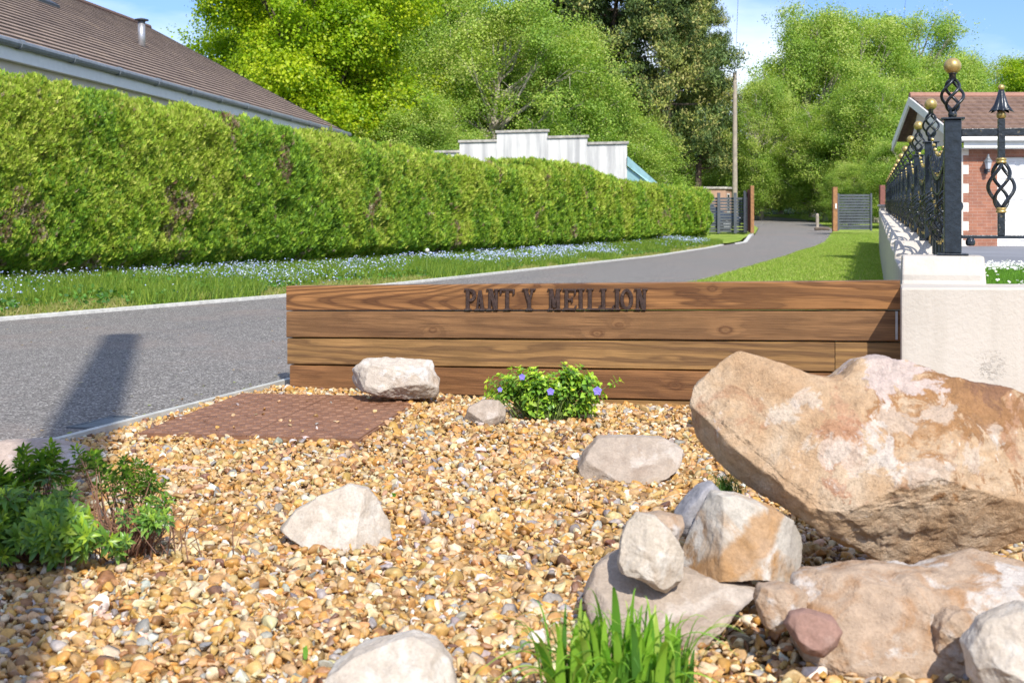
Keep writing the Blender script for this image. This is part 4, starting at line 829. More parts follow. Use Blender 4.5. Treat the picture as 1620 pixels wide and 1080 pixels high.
# ------------------------------------------------------------------ hedges
def hedge(name, pts, zt, th, dens, seed, label, end0=True, end1=True, zb=.06):
    rg = np.random.default_rng(seed); root = empty(name, (pts[0][0], pts[0][1], 0), 0, label, 'hedge'); O = np.array(pts[0]+(0,))
    P2 = np.array(pts); seg_ = np.diff(P2, axis=0); ln = np.linalg.norm(seg_, axis=1); cum = np.r_[0, np.cumsum(ln)]; Lt = cum[-1]
    def base(s):
        x = np.interp(s, cum, P2[:, 0]); y = np.interp(s, cum, P2[:, 1]); return x, y
    dirv = (P2[-1]-P2[0])/np.linalg.norm(P2[-1]-P2[0]); nrm = np.array([dirv[1], -dirv[0]])
    hs = np.interp(np.linspace(0, Lt, 60), cum, zt)
    def top(s): return np.interp(s, cum, zt)
    # sample surface: front face, top, ends
    area_f = Lt*2.7; nf = int(area_f*dens*1.0); s = rg.random(nf*2)*Lt
    yy = base(s)[1]; keep = rg.random(len(s)) < np.clip((17/np.maximum(yy, 13))**1.15, .18, 1); s = s[keep]
    h = rg.random(len(s)); X, Y = base(s); T = top(s); G0 = np.interp(Y, [0, 38, 46, 58], [0, 0, .10, .50])+zb
    Zf = G0+(T-G0)*h; rnd = .35*np.clip((h-.86)/.14, 0, 1)**2; und = .75*np.clip((.20-h)/.20, 0, 1)**1.2
    lump = .20*fbm(np.stack([s*.45, Zf*.6, s*0], 1), 3, seed)+.15*fbm(np.stack([s*1.9, Zf*1.9, s*0], 1), 3, seed+4)
    off = lump-rnd-und; A = np.stack([X+nrm[0]*off, Y+nrm[1]*off, Zf], 1); NA = np.tile([nrm[0], nrm[1], .15], (len(A), 1)); NA[:, 2] += rnd*3
    nt_ = int(Lt*th*dens*.55); s2 = rg.random(nt_)*Lt; w2 = rg.random(nt_)*th; X, Y = base(s2); keep = rg.random(nt_) < np.clip((17/np.maximum(Y, 13))**1.15, .18, 1); s2, w2, X, Y = s2[keep], w2[keep], X[keep], Y[keep]
    Zt = top(s2)+.05*fbm(np.stack([s2*1.5, w2*1.5, s2*0], 1), 2, seed+6)-.18*np.clip((.25-w2)/.25, 0, 1)**2; B = np.stack([X-nrm[0]*(w2+.1), Y-nrm[1]*(w2+.1), Zt], 1); NB_ = np.tile([0, 0, 1.], (len(B), 1))
    parts_P = [A, B]; parts_N = [NA, NB_]
    for e, flag in ((0, end0), (1, end1)):
        if not flag: continue
        se = 0 if e == 0 else Lt; x_, y_ = base(np.array([se])); dn = max(dens*(17/max(y_[0], 17))**1.15, dens*.3); ne = int(th*2.6*dn); w3 = rg.random(ne)*th; h3 = rg.random(ne); g0 = gp(y_[0])+zb; T3 = top(np.array([se]))[0]
        z3 = g0+(T3-g0)*h3-.12*np.abs(w3/th-.5)*2*(h3 > .9); o3 = .10*fbm(np.stack([w3*2, z3*2, w3*0], 1), 2, seed+9)-.2*np.clip((h3-.88)/.12, 0, 1)**2
        sg = -1 if e == 0 else 1
        parts_P.append(np.stack([x_[0]-nrm[0]*w3+sg*dirv[0]*o3, y_[0]-nrm[1]*w3+sg*dirv[1]*o3, z3], 1)); parts_N.append(np.tile([dirv[0]*sg, dirv[1]*sg, .2], (ne, 1)))
    P = np.concatenate(parts_P); Nn = np.concatenate(parts_N); n = len(P)
    print(name, n)
    clump = fbm(P*np.array([1.3, 1.3, .6]), 4, seed+20)*1.2; fineN = fbm(P*np.array([5, 5, 3.4]), 2, seed+21)
    D = Nn*.55+rand_dirs(rg, n)*.60+np.array([0, 0, .75]); Up = Nn+rand_dirs(rg, n)*.75
    P = P+Nn*(fineN*.17)[:, None]+rand_dirs(rg, n)*.03
    dist = np.maximum(P[:, 1], 13); S = rg.uniform(.045, .095, n)*(dist/17)**.55
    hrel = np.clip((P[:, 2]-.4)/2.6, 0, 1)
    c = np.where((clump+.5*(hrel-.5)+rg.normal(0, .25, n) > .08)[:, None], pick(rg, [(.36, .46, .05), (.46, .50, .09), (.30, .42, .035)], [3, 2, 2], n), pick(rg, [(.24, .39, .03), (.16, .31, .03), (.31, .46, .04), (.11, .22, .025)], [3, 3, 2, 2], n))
    bare = np.exp(-(((P[:, 1]-17.6)/1.1)**2+((P[:, 2]-.9)/.75)**2))*.42 if seed == 1 else 0
    brown = (bare+fbm(P*np.array([1.6, 1.6, .9]), 3, seed+31) > .44) & (rg.random(n) < .6) | (rg.random(n) < .012)
    c = np.where(brown[:, None], pick(rg, [(.30, .22, .14), (.22, .13, .07), (.36, .30, .20)], [2, 1, 1], n), c)*rg.uniform(.70, 1.25, (n, 1))
    FAN = np.array([(0, 0, 0), (.30, .55, .06), (.12, .9, 0), (0, .5, 0), (0, .5, 0.02), (.06, 1.1, -.06), (-.06, 1.05, -.06), (-.03, .5, .02), (0, 0, 0), (-.12, .8, 0), (-.34, .5, .06), (-.05, .2, 0)], float)
    FANF = np.array([(0, 1, 2, 3), (4, 5, 6, 7), (8, 9, 10, 11)])
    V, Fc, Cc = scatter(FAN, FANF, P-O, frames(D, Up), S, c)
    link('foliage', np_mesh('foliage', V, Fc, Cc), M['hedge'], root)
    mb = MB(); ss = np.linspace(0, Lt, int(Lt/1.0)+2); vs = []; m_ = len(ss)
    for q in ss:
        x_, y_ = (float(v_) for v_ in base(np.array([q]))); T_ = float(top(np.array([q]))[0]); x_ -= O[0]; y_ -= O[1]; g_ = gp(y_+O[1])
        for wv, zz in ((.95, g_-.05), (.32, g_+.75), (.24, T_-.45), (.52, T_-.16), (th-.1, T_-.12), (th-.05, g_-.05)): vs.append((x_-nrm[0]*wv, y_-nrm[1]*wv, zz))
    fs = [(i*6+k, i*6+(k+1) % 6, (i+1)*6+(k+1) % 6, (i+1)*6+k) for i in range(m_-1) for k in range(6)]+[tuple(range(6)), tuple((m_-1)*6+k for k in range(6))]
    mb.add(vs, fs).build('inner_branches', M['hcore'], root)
    return root
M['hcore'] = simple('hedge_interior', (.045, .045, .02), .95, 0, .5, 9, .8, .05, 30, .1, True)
hedge('conifer_hedge', [(-12.5, 5.5), (-7.06, 17), (-3.4, 25), (-.2, 33), (.9, 35.5)], [3.5, 3.12, 2.75, 2.54, 2.50], 1.5, 3000, 1, 'long clipped green conifer hedge nearest the camera, sloping down beside the lane', False, True)
hedge('conifer_hedge', [(.75, 35.4), (2.4, 39.4), (4.3, 44), (8.6, 54)], [2.80, 2.80, 2.42, 2.38], 1.6, 2500, 2, 'second clipped conifer hedge with humped top, ending near the slatted gate', True, True)
# ------------------------------------------------------------------ bungalow on the left
hx = Vector((-.1247, -.9922, 0)).normalized()   # along eave, towards the camera
hn = Vector((hx.y, -hx.x, 0)).normalized()      # pointing left, away from lane
if hn.x > 0: hn = -hn
C0 = Vector((-6.0, 45.0, 4.30)); LN = 34.0; WH = 7.6; RZ = 8.31
hb = empty('bungalow', (C0.x, C0.y, 0), 0, 'bungalow with brown tiled roof, grey gutter and white fascia behind the long hedge', 'house')
def hp(a, w_, z): return (hx*a+hn*w_+Vector((0, 0, z)))
mb = MB(); 
wl = [hp(.3, .16, 0), hp(LN-.3, .16, 0), hp(LN-.3, 2*WH-.45, 0), hp(.3, 2*WH-.45, 0)]; mb.hexa([p for p in wl]+[p+Vector((0, 0, 4.12)) for p in wl])
mb.add([hp(.3, .45, 4.12), hp(.3, 2*WH-.45, 4.12), hp(.3, WH, 8.05), hp(LN-.3, .45, 4.12), hp(LN-.3, 2*WH-.45, 4.12), hp(LN-.3, WH, 8.05)], [(0, 1, 2), (5, 4, 3)])
mb.build('wall', M['house'], hb)
slope = (RZ-C0.z)/WH; mb = MB(); nc = 27; 
for side in (0, 1):
    for k in range(nc):
        w0, w1 = WH*k/nc, WH*(k+1)/nc; z0, z1 = C0.z+slope*w0, C0.z+slope*w1
        if side: a0, a1 = 2*WH-w0, 2*WH-w1
        else: a0, a1 = w0, w1
        up_ = .035
        mb.hexa([hp(0, a0, z0-.03+.0), hp(LN, a0, z0-.03), hp(LN, a1, z1-.03), hp(0, a1, z1-.03), hp(0, a0, z0+up_), hp(LN, a0, z0+up_), hp(LN, a1, z1+.002), hp(0, a1, z1+.002)])
def tile_mat(name, c1, c2, c3, period=.30, axis=None, bs=.7, course=None):
    m, t, b, o = new_mat(name); v = objco(t)
    dp = N(t, 'ShaderNodeVectorMath', operation='DOT_PRODUCT'); dp.inputs[1].default_value = tuple(axis); t.links.new(v, dp.inputs[0])
    s = math_n(t, 'SINE', math_n(t, 'MULTIPLY', dp.outputs['Value'], 2*math.pi/period)); h = math_n(t, 'POWER', math_n(t, 'ADD', math_n(t, 'MULTIPLY', s, .5), .5), .6)
    n = noise_n(t, v, 1.6, 6, .7); n2 = noise_n(t, v, 14, 4, .7)
    c = ramp(t, n, [(.3, c1), (.52, c2), (.74, c3)]); c = mixc(t, 1, c, ramp(t, n2, [(.25, .7), (.75, 1.25)]), 'MULTIPLY')
    c = mixc(t, 1, c, ramp(t, h, [(.0, .88), (.35, 1)]), 'MULTIPLY')
    if course:   # riser shadow painted as a dark line along the lower edge of every course
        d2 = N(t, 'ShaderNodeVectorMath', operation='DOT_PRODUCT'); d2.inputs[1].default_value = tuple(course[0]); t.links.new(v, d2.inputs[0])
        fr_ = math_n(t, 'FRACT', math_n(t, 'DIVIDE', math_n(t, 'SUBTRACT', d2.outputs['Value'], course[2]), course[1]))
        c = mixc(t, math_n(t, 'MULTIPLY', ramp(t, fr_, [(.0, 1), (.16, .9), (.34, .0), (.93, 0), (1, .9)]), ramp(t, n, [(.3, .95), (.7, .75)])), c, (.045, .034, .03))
    t.links.new(c, b.inputs['Base Color']); b.inputs['Roughness'].default_value = .85; b.inputs['Specular IOR Level'].default_value = .2
    bump(t, b, math_n(t, 'ADD', h, math_n(t, 'MULTIPLY', n2, .3)), bs, .03); return m
sv = (hn*WH+Vector((0, 0, RZ-C0.z))).normalized()
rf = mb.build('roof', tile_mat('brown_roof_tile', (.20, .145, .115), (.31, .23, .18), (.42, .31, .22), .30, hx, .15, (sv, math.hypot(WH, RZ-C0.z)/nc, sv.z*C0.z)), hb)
mb = MB(); mb.tube([hp(-.02, WH, RZ+.01), hp(LN, WH, RZ+.01)], .11, 8); mb.build('ridge_tile', simple('ridge_tile_brown', (.13, .08, .065), .9), rf)
mb = MB(); mb.tube([hp(-.01, -.07, C0.z-.04), hp(LN, -.07, C0.z-.04)], .075, 10)
for k in range(17): mb.tube([hp(1+k*2.0, -.07, C0.z-.04), hp(1.16+k*2.0, -.07, C0.z-.04)], .092, 10)
mb.build('gutter', M['gutter'], hb)
mb = MB(); p = [hp(0, .0, C0.z-.34), hp(LN, .0, C0.z-.34), hp(LN, .03, C0.z-.34), hp(0, .03, C0.z-.34)]; mb.hexa(p+[q+Vector((0, 0, .30)) for q in p])
p = [hp(0, .031, C0.z-.338), hp(LN, .031, C0.z-.338), hp(LN, .159, C0.z-.338), hp(0, .159, C0.z-.338)]; mb.hexa(p+[q+Vector((0, 0, .02)) for q in p]); mb.build('fascia', M['white'], hb)
mb = MB()
for k in range(14):
    w0, w1 = WH*k/14, WH*(k+1)/14; z0, z1 = C0.z+slope*w0, C0.z+slope*w1
    mb.hexa([hp(-.04, w0, z0-.2), hp(.0, w0, z0-.2), hp(0, w1, z1-.2), hp(-.04, w1, z1-.2), hp(-.04, w0, z0+.03), hp(0, w0, z0+.03), hp(0, w1, z1+.03), hp(-.04, w1, z1+.03)])
mb.build('bargeboard', M['dark'], hb)
# flue: find the roof point at photo column 224, row 72
def roofpt(px, py):
    k = (px-CX)/F; q = (HY-py)/F
    # point C0 + hx*a + hn*w, z = C0.z + slope*w ; X = k*Y ; z-H = q*Y
    A = np.array([[hx.x-k*hx.y, hn.x-k*hn.y], [-q*hx.y, slope-q*hn.y]]); bb = np.array([k*C0.y-C0.x, q*C0.y-(C0.z-H)]); a_, w_ = np.linalg.solve(A, bb); return a_, w_
a_, w_ = roofpt(224, 74); fp = hp(a_, w_, C0.z+slope*w_); Yf = C0.y+fp.y; fh = 40/F*Yf
mb = MB(); mb.lathe([(.105, -.15), (.105, fh)], 14, fp); fl = mb.build('flue', M['steel'], hb, True)
mb = MB(); mb.lathe([(.05, fh+.01), (.20, fh+.02), (.20, fh+.05), (.04, fh+.09)], 14, fp); mb.build('cowl', M['dark'], fl, True)
a_, w_ = roofpt(72, 6); fp = hp(a_, w_, C0.z+slope*w_); mb = MB(); p = [hp(a_-.6, w_-.1, 0), hp(a_+.5, w_-.1, 0), hp(a_+.5, w_+.6, 0), hp(a_-.6, w_+.6, 0)]
zz = C0.z+slope*w_; mb.hexa([q+Vector((0, 0, zz+(-.1 if i < 2 else slope*.6))) for i, q in enumerate(p)]+[q+Vector((0, 0, zz+(.05 if i < 2 else slope*.6+.12))) for i, q in enumerate(p)]); mb.build('roof_window', M['dark'], hb)
# ------------------------------------------------------------------ stepped white wall with coping and blue lean-to
Ys = 51.0
sw = empty('stepped_wall', at(840, 300, Ys+.6), 0, 'streaky white rendered wall with five stepped coped tops behind the hedges', 'wall'); sw.location.z = 0; O = sw.location.copy()
steps = [(640, 727, 239, 237), (727, 786, 223, 220), (786, 866, 208, 204), (866, 929, 217, 213), (929, 992, 228, 223)]
def Yw(px): return 53.6-(px-640)/352*3.2
mb = MB(); mc = MB()
for i, (a, b_, ya, yb) in enumerate(steps):
    pa, pb = at(a, ya, Yw(a)), at(b_, yb, Yw(b_)); zt = max(pa.z, pb.z)-.12; pa.z = pb.z = 0; d_ = Vector((.03, .3, 0)); v0, v1 = pa-O, pb-O; v0.z = v1.z = 0
    g_ = .002
    mb.hexa([v0+Vector((g_, 0, 0)), v1-Vector((g_, 0, 0)), v1+d_-Vector((g_, 0, 0)), v0+d_+Vector((g_, 0, 0))]+[q+Vector((0, 0, zt)) for q in (v0+Vector((g_, 0, 0)), v1-Vector((g_, 0, 0)), v1+d_-Vector((g_, 0, 0)), v0+d_+Vector((g_, 0, 0)))])
    e = (v1-v0).normalized()*.07; f_ = Vector((0, -.07, 0)); l0 = v0-e*(1 if i < 3 else 0); l1 = v1+e*(1 if i >= 2 else 0)
    q = [l0+f_, l1+f_, l1+d_-f_, l0+d_-f_]; mc.hexa([p+Vector((0, 0, zt)) for p in q]+[p+Vector((0, 0, zt+.10)) for p in q])
mb.build('wall_body', M['whitewall'], sw); mc.build('coping', M['coping'], sw)
# blue lean-to panel at its right end
lt = empty('lean_to', at(992, 300, 50.3), 0, 'pale blue sloping lean-to at the right end of the stepped white wall', 'lean-to'); lt.location.z = 0; O = lt.location.copy()
a, b_, c_, d_ = at(992, 247, 50.3)-O, at(1050, 298, 49.6)-O, at(992, 264, 50.3)-O, at(1037, 298, 49.7)-O
for p in (a, b_, c_, d_): p.z -= 0
mb = MB(); z_ = Vector((0, 0, 1)); 
def dropz(p): return Vector((p.x, p.y, .3))
mb.add([c_+Vector((.01, .12, 0)), d_+Vector((.01, .12, 0)), dropz(d_)+Vector((.01, .12, 0)), dropz(c_)+Vector((.01, .12, 0)), c_+Vector((.01, 1.2, 0)), d_+Vector((.01, 1.2, 0)), dropz(d_)+Vector((0, 1.2, 0)), dropz(c_)+Vector((0, 1.2, 0))],
       [(0, 1, 2, 3), (7, 6, 5, 4), (0, 4, 5, 1), (1, 5, 6, 2), (3, 2, 6, 7), (0, 3, 7, 4)]); mb.build('side_panel', M['blue'], lt)
e1 = b_+(b_-a)*.35; e2 = d_+(b_-a)*.35
mb = MB(); mb.hexa([c_+Vector((0.01, 0, .05)), e2+Vector((0, 0, .05)), e2+Vector((.2, 1.4, .05)), c_+Vector((.2, 1.4, .05)), a+Vector((.01, 0, 0)), e1, e1+Vector((.2, 1.4, 0)), a+Vector((.2, 1.4, 0))]); mb.build('roof_slab', M['blue'], lt)
# ------------------------------------------------------------------ slatted gates, posts, cabin, car
def slat_panel(mb, p, q, z0, z1, n, th=.035):
    for k in range(n):
        z = z0+(z1-z0)*(k+.5)/n; h_ = (z1-z0)/n*.36
        d_ = (q-p).normalized(); nn = Vector((d_.y, -d_.x, 0))*th/2
        b_ = [p-nn, q-nn, q+nn, p+nn]; mb.hexa([v+Vector((0, 0, z-h_)) for v in b_]+[v+Vector((0, 0, z+h_)) for v in b_])
Yg = 57.5
def bx(mb, px, py0, py1, wpx, Y, dy=.1):
    w_ = wpx/F*Y/2; a = at(px, py0, Y); b_ = at(px, py1, Y); mb.box(a.x-w_, a.x+w_, Y-dy, Y+dy, b_.z, a.z)
fn = empty('slatted_fence', (0, 0, 0), 0, 'dark horizontal-slatted metal fence between the hedge end and left gate post', 'fence')
mb = MB(); slat_panel(mb, Vector((at(1112, 0, 57).x, 57, 0)), Vector((at(1182, 0, 57.2).x, 57.2, 0)), at(0, 368, 57).z, at(0, 312, 57).z, 12); mb.build('slat_panel', M['slate'], fn)
for px in (1137, 1163): mb = MB(); bx(mb, px, 305, 369, 4.5, 56.9, .05); mb.build('fence_post', M['slate'], fn)
lg = empty('open_gate', (0, 0, 0), 0, 'dark slatted gate leaf standing open edge-on beside the left brown post', 'gate', 'slatted driveway gates')
mb = MB(); slat_panel(mb, Vector((at(1179.5, 0, 56.8).x, 56.8, 0)), Vector((at(1187, 0, 59.5).x, 59.5, 0)), at(0, 366, 57.2).z, at(0, 304, 57.2).z, 14, .05); mb.build('slat_panel', M['dark'], lg)
for px, Y in ((1178, 56.7), (1186, 59.6)): mb = MB(); bx(mb, px, 302, 368, 3.5, Y, .05); mb.build('gate_stile', M['dark'], lg)
gp1 = empty('gate_post', (0, 0, 0), 0, 'orange-brown wooden gate post on the left of the lane', 'post', 'brown gate posts')
mb = MB(); bx(mb, 1189.5, 294, 369, 5.5, 57.0, .12); mb.build('timber', M['post'], gp1, False, .01)
mb = MB(); bx(mb, 1184, 300, 366, 3.5, 57.35, .12); mb.build('cladding_board', M['maroon'], gp1, False, .01)
rg_ = empty('closed_gate', (0, 0, 0), 0, 'grey horizontal-slatted gate leaf on the right of the lane', 'gate', 'slatted driveway gates')
mb = MB(); slat_panel(mb, Vector((at(1325, 0, 57.5).x, 57.5, 0)), Vector((at(1379, 0, 57.5).x, 57.5, 0)), at(0, 364, 57.5).z, at(0, 307, 57.5).z, 13); mb.build('slat_panel', M['slate'], rg_)
for px in (1326, 1378): mb = MB(); bx(mb, px, 306, 365, 2.6, 57.45, .05); mb.build('gate_stile', M['slate'], rg_)
gp2 = empty('gate_post', (0, 0, 0), 0, 'orange-brown wooden gate post on the right of the lane', 'post', 'brown gate posts')
mb = MB(); bx(mb, 1320.5, 296, 366, 7, 57.2, .12); mb.build('timber', M['post'], gp2, False, .01)
mb = MB(); bx(mb, 1322.5, 322, 330, 2.2, 57.05, .01); mb.build('notice', M['white'], gp2)
gp3 = empty('gate_post', (0, 0, 0), 0, 'maroon post behind the far cream pier', 'post', 'brown gate posts')
mb = MB(); bx(mb, 1395.5, 293, 362, 8, 60, .12); mb.build('timber', M['maroon'], gp3, False, .01)
bo = empty('bollard', at(1293, 359, 62), 0, 'short weathered wooden bollard at the lane bend', 'bollard')
mb = MB(); mb.lathe([(.085, -.1), (.08, .60), (.06, .66), (.01, .68)], 10); mb.build('shaft', M['pole'], bo)
lo = empty('log', at(1301, 364, 57), 0, 'dark log lying at the lane edge by the right gate post', 'log')
mb = MB(); mb.tube([(-.35, 0, .05), (.0, .05, .07), (.33, 0, .05)], .07, 9); mb.build('trunk', M['bark'], lo)
cb = empty('cabin', at(1135, 340, 80), R(8), 'small brown cabin with dark windows behind the slatted fence', 'cabin'); cb.location.z = gp(80)-.1
brick = simple('brown_cabin_wall', (.42, .26, .18), .85, 0, .12, 2, .3)
mb = MB(); mb.box(-1.15, .55, 0, 3.0, 0, 2.25); mb.hexa([(.55, 0, 0), (1.25, .9, 0), (1.25, 3.6, 0), (.55, 3, 0), (.55, 0, 2.25), (1.25, .9, 2.25), (1.25, 3.6, 2.25), (.55, 3, 2.25)]); mb.build('wall', brick, cb)
mb = MB(); mb.hexa([(-1.3, -.12, 2.25), (.6, -.12, 2.25), (1.4, .85, 2.25), (-1.3, 3.2, 2.25), (-1.3, -.12, 2.38), (.6, -.12, 2.38), (1.4, .85, 2.38), (-1.3, 3.2, 2.38)]); mb.build('roof', M['coping'], cb)
for (x0, x1, a, b_) in ((-.95, -.55, .9, 1.9),):
    wn = MB().box(x0, x1, -.03, .02, a, b_).build('window', M['white'], cb); MB().box(x0+.05, x1-.05, -.045, -.02, a+.05, b_-.05).build('pane', M['glass'], wn)
wn = MB().hexa([(.70, .16, .7), (1.0, .54, .7), (1.0, .58, .7), (.70, .2, .7), (.70, .16, 1.95), (1.0, .54, 1.95), (1.0, .58, 1.95), (.70, .2, 1.95)]).build('window', M['white'], cb)
MB().hexa([(.74, .18, .78), (.96, .46, .78), (.96, .5, .78), (.74, .22, .78), (.74, .18, 1.88), (.96, .46, 1.88), (.96, .5, 1.88), (.74, .22, 1.88)]).build('pane', M['glass'], wn)
# car (only its nose shows past the hedge end)
car = empty('parked_car', (at(1104, 0, 62).x, 62, gp(62)+.02), R(0), 'dark navy car parked behind the end of the second hedge', 'car')
prof = [(-2.0, .32), (-2.02, .62), (-1.9, .92), (-1.5, 1.05), (-1.05, 1.42), (.3, 1.45), (.95, 1.0), (1.75, .82), (1.98, .62), (2.0, .32)]
mb = MB(); n = len(prof); lay = []
for yy, sc_ in ((-.86, .93), (-.80, 1), (.80, 1), (.86, .93)):
    lay.append([(x*(.985 if sc_ < 1 else 1), yy*(1 if z < 1.0 else .80), z if sc_ == 1 else .34+(z-.32)*.95) for x, z in prof])
vs = [p for l_ in lay for p in l_]; fs = [(i*n+k, i*n+(k+1) % n, (i+1)*n+(k+1) % n, (i+1)*n+k) for i in range(3) for k in range(n)]+[tuple(range(n)), tuple(3*n+k for k in range(n))][:2]
mb.add(vs, fs).build('body', M['navy'], car, True)
MB().prism([(-1.35, 1.0), (-1.0, 1.34), (.25, 1.36), (.78, 1.0)], -.875, -.74).build('side_window', M['glass'], car)
MB().hexa([(.42, -.6, 1.38), (1.0, -.68, 1.0), (1.0, .68, 1.0), (.42, .6, 1.38), (.47, -.6, 1.40), (1.04, -.68, 1.03), (1.04, .68, 1.03), (.47, .6, 1.40)]).build('windscreen', M['glass'], car)
for (x, y) in ((-1.3, -.84), (1.3, -.84), (-1.3, .84), (1.3, .84)):
    mb = MB(); mb.tube([(x, y-.09, .31), (x, y+.09, .31)], .31, 18); wh = mb.build('wheel', M['rubber'], car)
    mb = MB(); mb.tube([(x, y-.1, .31), (x, y+.1, .31)], .19, 14); mb.build('rim', M['steel'], wh)
for y in (-.62, .62): mb = MB(); mb.box(1.86, 2.0, y-.14, y+.14, .62, .74); mb.build('headlight', M['lamp'], car)
# utility poles and wires
up1 = empty('utility_pole', at(1162.5, 350, 75), 0, 'tall grey-brown wooden pole beyond the slatted fence', 'utility pole'); up1.location.z = gp(75)-.2
mb = MB(); mb.lathe([(.17, 0), (.125, at(0, 115, 75).z-up1.location.z)], 12); mb.build('shaft', M['pole'], up1)
up2 = empty('utility_pole', (-.05+.45*.267, -1.5-.45, 0), 0, 'utility pole behind the camera whose shadow falls across the road', 'utility pole'); Hp = 13.4
mb = MB(); mb.lathe([(.135, 0), (.155, 5), (.19, 8.5), (.18, Hp)], 14); mb.build('shaft', M['pole'], up2)  # unseen caster; radii bulge midway to shape the shadow band on the ground
wp0 = up2.location+Vector((0, 0, Hp-.3)); tp1 = Vector((up1.location.x, 75, at(0, 118, 75).z)); 
def wire(a, b_, sg, label, r=.009):
    mb = MB(); pts = [a.lerp(b_, k/24)+Vector((0, 0, -sg*4*(k/24)*(1-k/24))) for k in range(25)]; o = mb.tube([p-a for p in pts], r, 5).build('overhead_wire', M['dark'], None); o.location = a; tag(o, label, 'wire')
wire(wp0, tp1, .9, 'thin overhead wire dropping to the top of the distant wooden pole')
wire(wp0+Vector((.3, 0, 0)), at(1427, 60, 110), .6, 'thin overhead wire reaching into the right-hand trees')
# ------------------------------------------------------------------ garage bungalow on the right
hs = empty('brick_bungalow', (0, 0, 0), 0, 'brick bungalow with brown pantile roof and white garage door behind the railings', 'house')
def brick_mat():
    m, t, b, o = new_mat('red_brick'); v = objco(t)
    mpn = N(t, 'ShaderNodeMapping'); mpn.inputs['Rotation'].default_value = (R(90), 0, 0); t.links.new(v, mpn.inputs[0])
    br = N(t, 'ShaderNodeTexBrick'); t.links.new(mpn.outputs[0], br.inputs[0]); setc(br.inputs['Color1'], (.36, .15, .085)); setc(br.inputs['Color2'], (.29, .12, .075)); setc(br.inputs['Mortar'], (.36, .22, .16))
    br.inputs['Scale'].default_value = 1; br.inputs['Brick Width'].default_value = .225; br.inputs['Row Height'].default_value = .075; br.inputs['Mortar Size'].default_value = .006
    t.links.new(mixc(t, 1, br.outputs[0], ramp(t, noise_n(t, v, 5, 4), [(.3, .85), (.7, 1.15)]), 'MULTIPLY'), b.inputs['Base Color']); b.inputs['Roughness'].default_value = .85; return m
M['brick'] = brick_mat(); Yh = 29.5; zg = .50; ze = at(0, 234, Yh).z
def X_(px, Y=Yh): return (px-CX)/F*Y
mb = MB(); mb.box(X_(1533), X_(1578), Yh, Yh+.3, zg, ze); mb.box(X_(1578), X_(1790), Yh+.002, Yh+.3, at(0, 248, Yh).z, ze-.002); mb.box(X_(1770), X_(1900), Yh, Yh+.3, zg, at(0, 248, Yh).z-.002)
k = 0; z = zg
while z < ze-.3:
    mb.box(X_(1533)-.14, X_(1533)-.002, Yh+.001, Yh+.2, z+.15, z+.375-.075*0); z += .45
mb.build('brick_wall', M['brick'], hs)
mb = MB(); mb.box(X_(1521)-.2, X_(1533)-.003, Yh+.006, Yh+.3, zg, ze-.003); mb.hexa([(X_(1521)-.2, Yh+.006, zg), (X_(1521)-.15, Yh+.3, zg), (11.2, 33.6, zg), (11.0, 33.6, zg), (X_(1521)-.2, Yh+.006, ze-.003), (X_(1521)-.15, Yh+.3, ze-.003), (11.2, 33.6, ze-.003), (11.0, 33.6, ze-.003)])
mb.add([(10.85, Yh-.0, 3.0), (10.85, 33.7, 3.0), (10.85, 32.8, 4.25)], [(0, 1, 2)]); mb.build('render_wall', M['house'], hs)
gd = MB(); x0, x1 = X_(1579), X_(1768); zt = at(0, 248, Yh).z-.01; gd.box(x0, x1, Yh+.10, Yh+.15, zg+.01, zt); gdo = gd.build('garage_door', M['white'], hs)
mb = MB(); nr, ncn = 4, 6
for r_ in range(nr):
    for c_ in range(ncn):
        a0 = x0+.06+(x1-x0-.06)*c_/ncn; a1 = x0+(x1-x0-.06)*(c_+1)/ncn; b0 = zg+.10+(zt-zg-.14)*r_/nr; b1 = zg+.05+(zt-zg-.14)*(r_+1)/nr
        mb.hexa([(a0, Yh+.10, b0), (a1, Yh+.10, b0), (a1, Yh+.10, b1), (a0, Yh+.10, b1), (a0+.04, Yh+.075, b0+.04), (a1-.04, Yh+.075, b0+.04), (a1-.04, Yh+.075, b1-.04), (a0+.04, Yh+.075, b1-.04)])
mb.build('door_panel', M['white'], gdo)
mb = MB(); mb.box(x0-.06, x0-.001, Yh+.01, Yh+.16, zg, zt+.05); mb.build('door_frame', M['white'], gdo)
ridge = Vector((10.6, 32.8, 4.42)); mb = MB(); nc = 11; ez = 3.10; ey = Yh-.35
for k in range(nc):
    y0, y1 = ey+(32.8-ey)*k/nc, ey+(32.8-ey)*(k+1)/nc; z0, z1 = ez+(4.42-ez)*k/nc, ez+(4.42-ez)*(k+1)/nc
    mb.hexa([(10.6, y0, z0-.03), (24, y0, z0-.03), (24, y1, z1-.03), (10.6, y1, z1-.03), (10.6, y0, z0+.04), (24, y0, z0+.04), (24, y1, z1+.004), (10.6, y1, z1+.004)])
mb.hexa([(10.6, 32.8, 4.35), (24, 32.8, 4.35), (24, 36.5, 3.2), (10.6, 34.2, 3.3), (10.6, 32.8, 4.42), (24, 32.8, 4.42), (24, 36.5, 3.27), (10.6, 34.2, 3.37)])
rf2 = mb.build('roof', tile_mat('brown_pantile', (.16, .10, .075), (.21, .135, .10), (.27, .18, .13), .26, (1, 0, 0), 1.0), hs)
mb = MB(); mb.tube([(10.58, 32.8, 4.43), (24, 32.8, 4.43)], .10, 8); mb.build('ridge_tile', simple('pantile_ridge', (.33, .17, .12), .85), rf2)
mb = MB(); mb.hexa([(10.55, ey, 2.88), (10.6, ey, 2.88), (10.6, 32.8, 4.18), (10.55, 32.8, 4.18), (10.55, ey, 3.09), (10.6, ey, 3.09), (10.6, 32.8, 4.40), (10.55, 32.8, 4.40)])
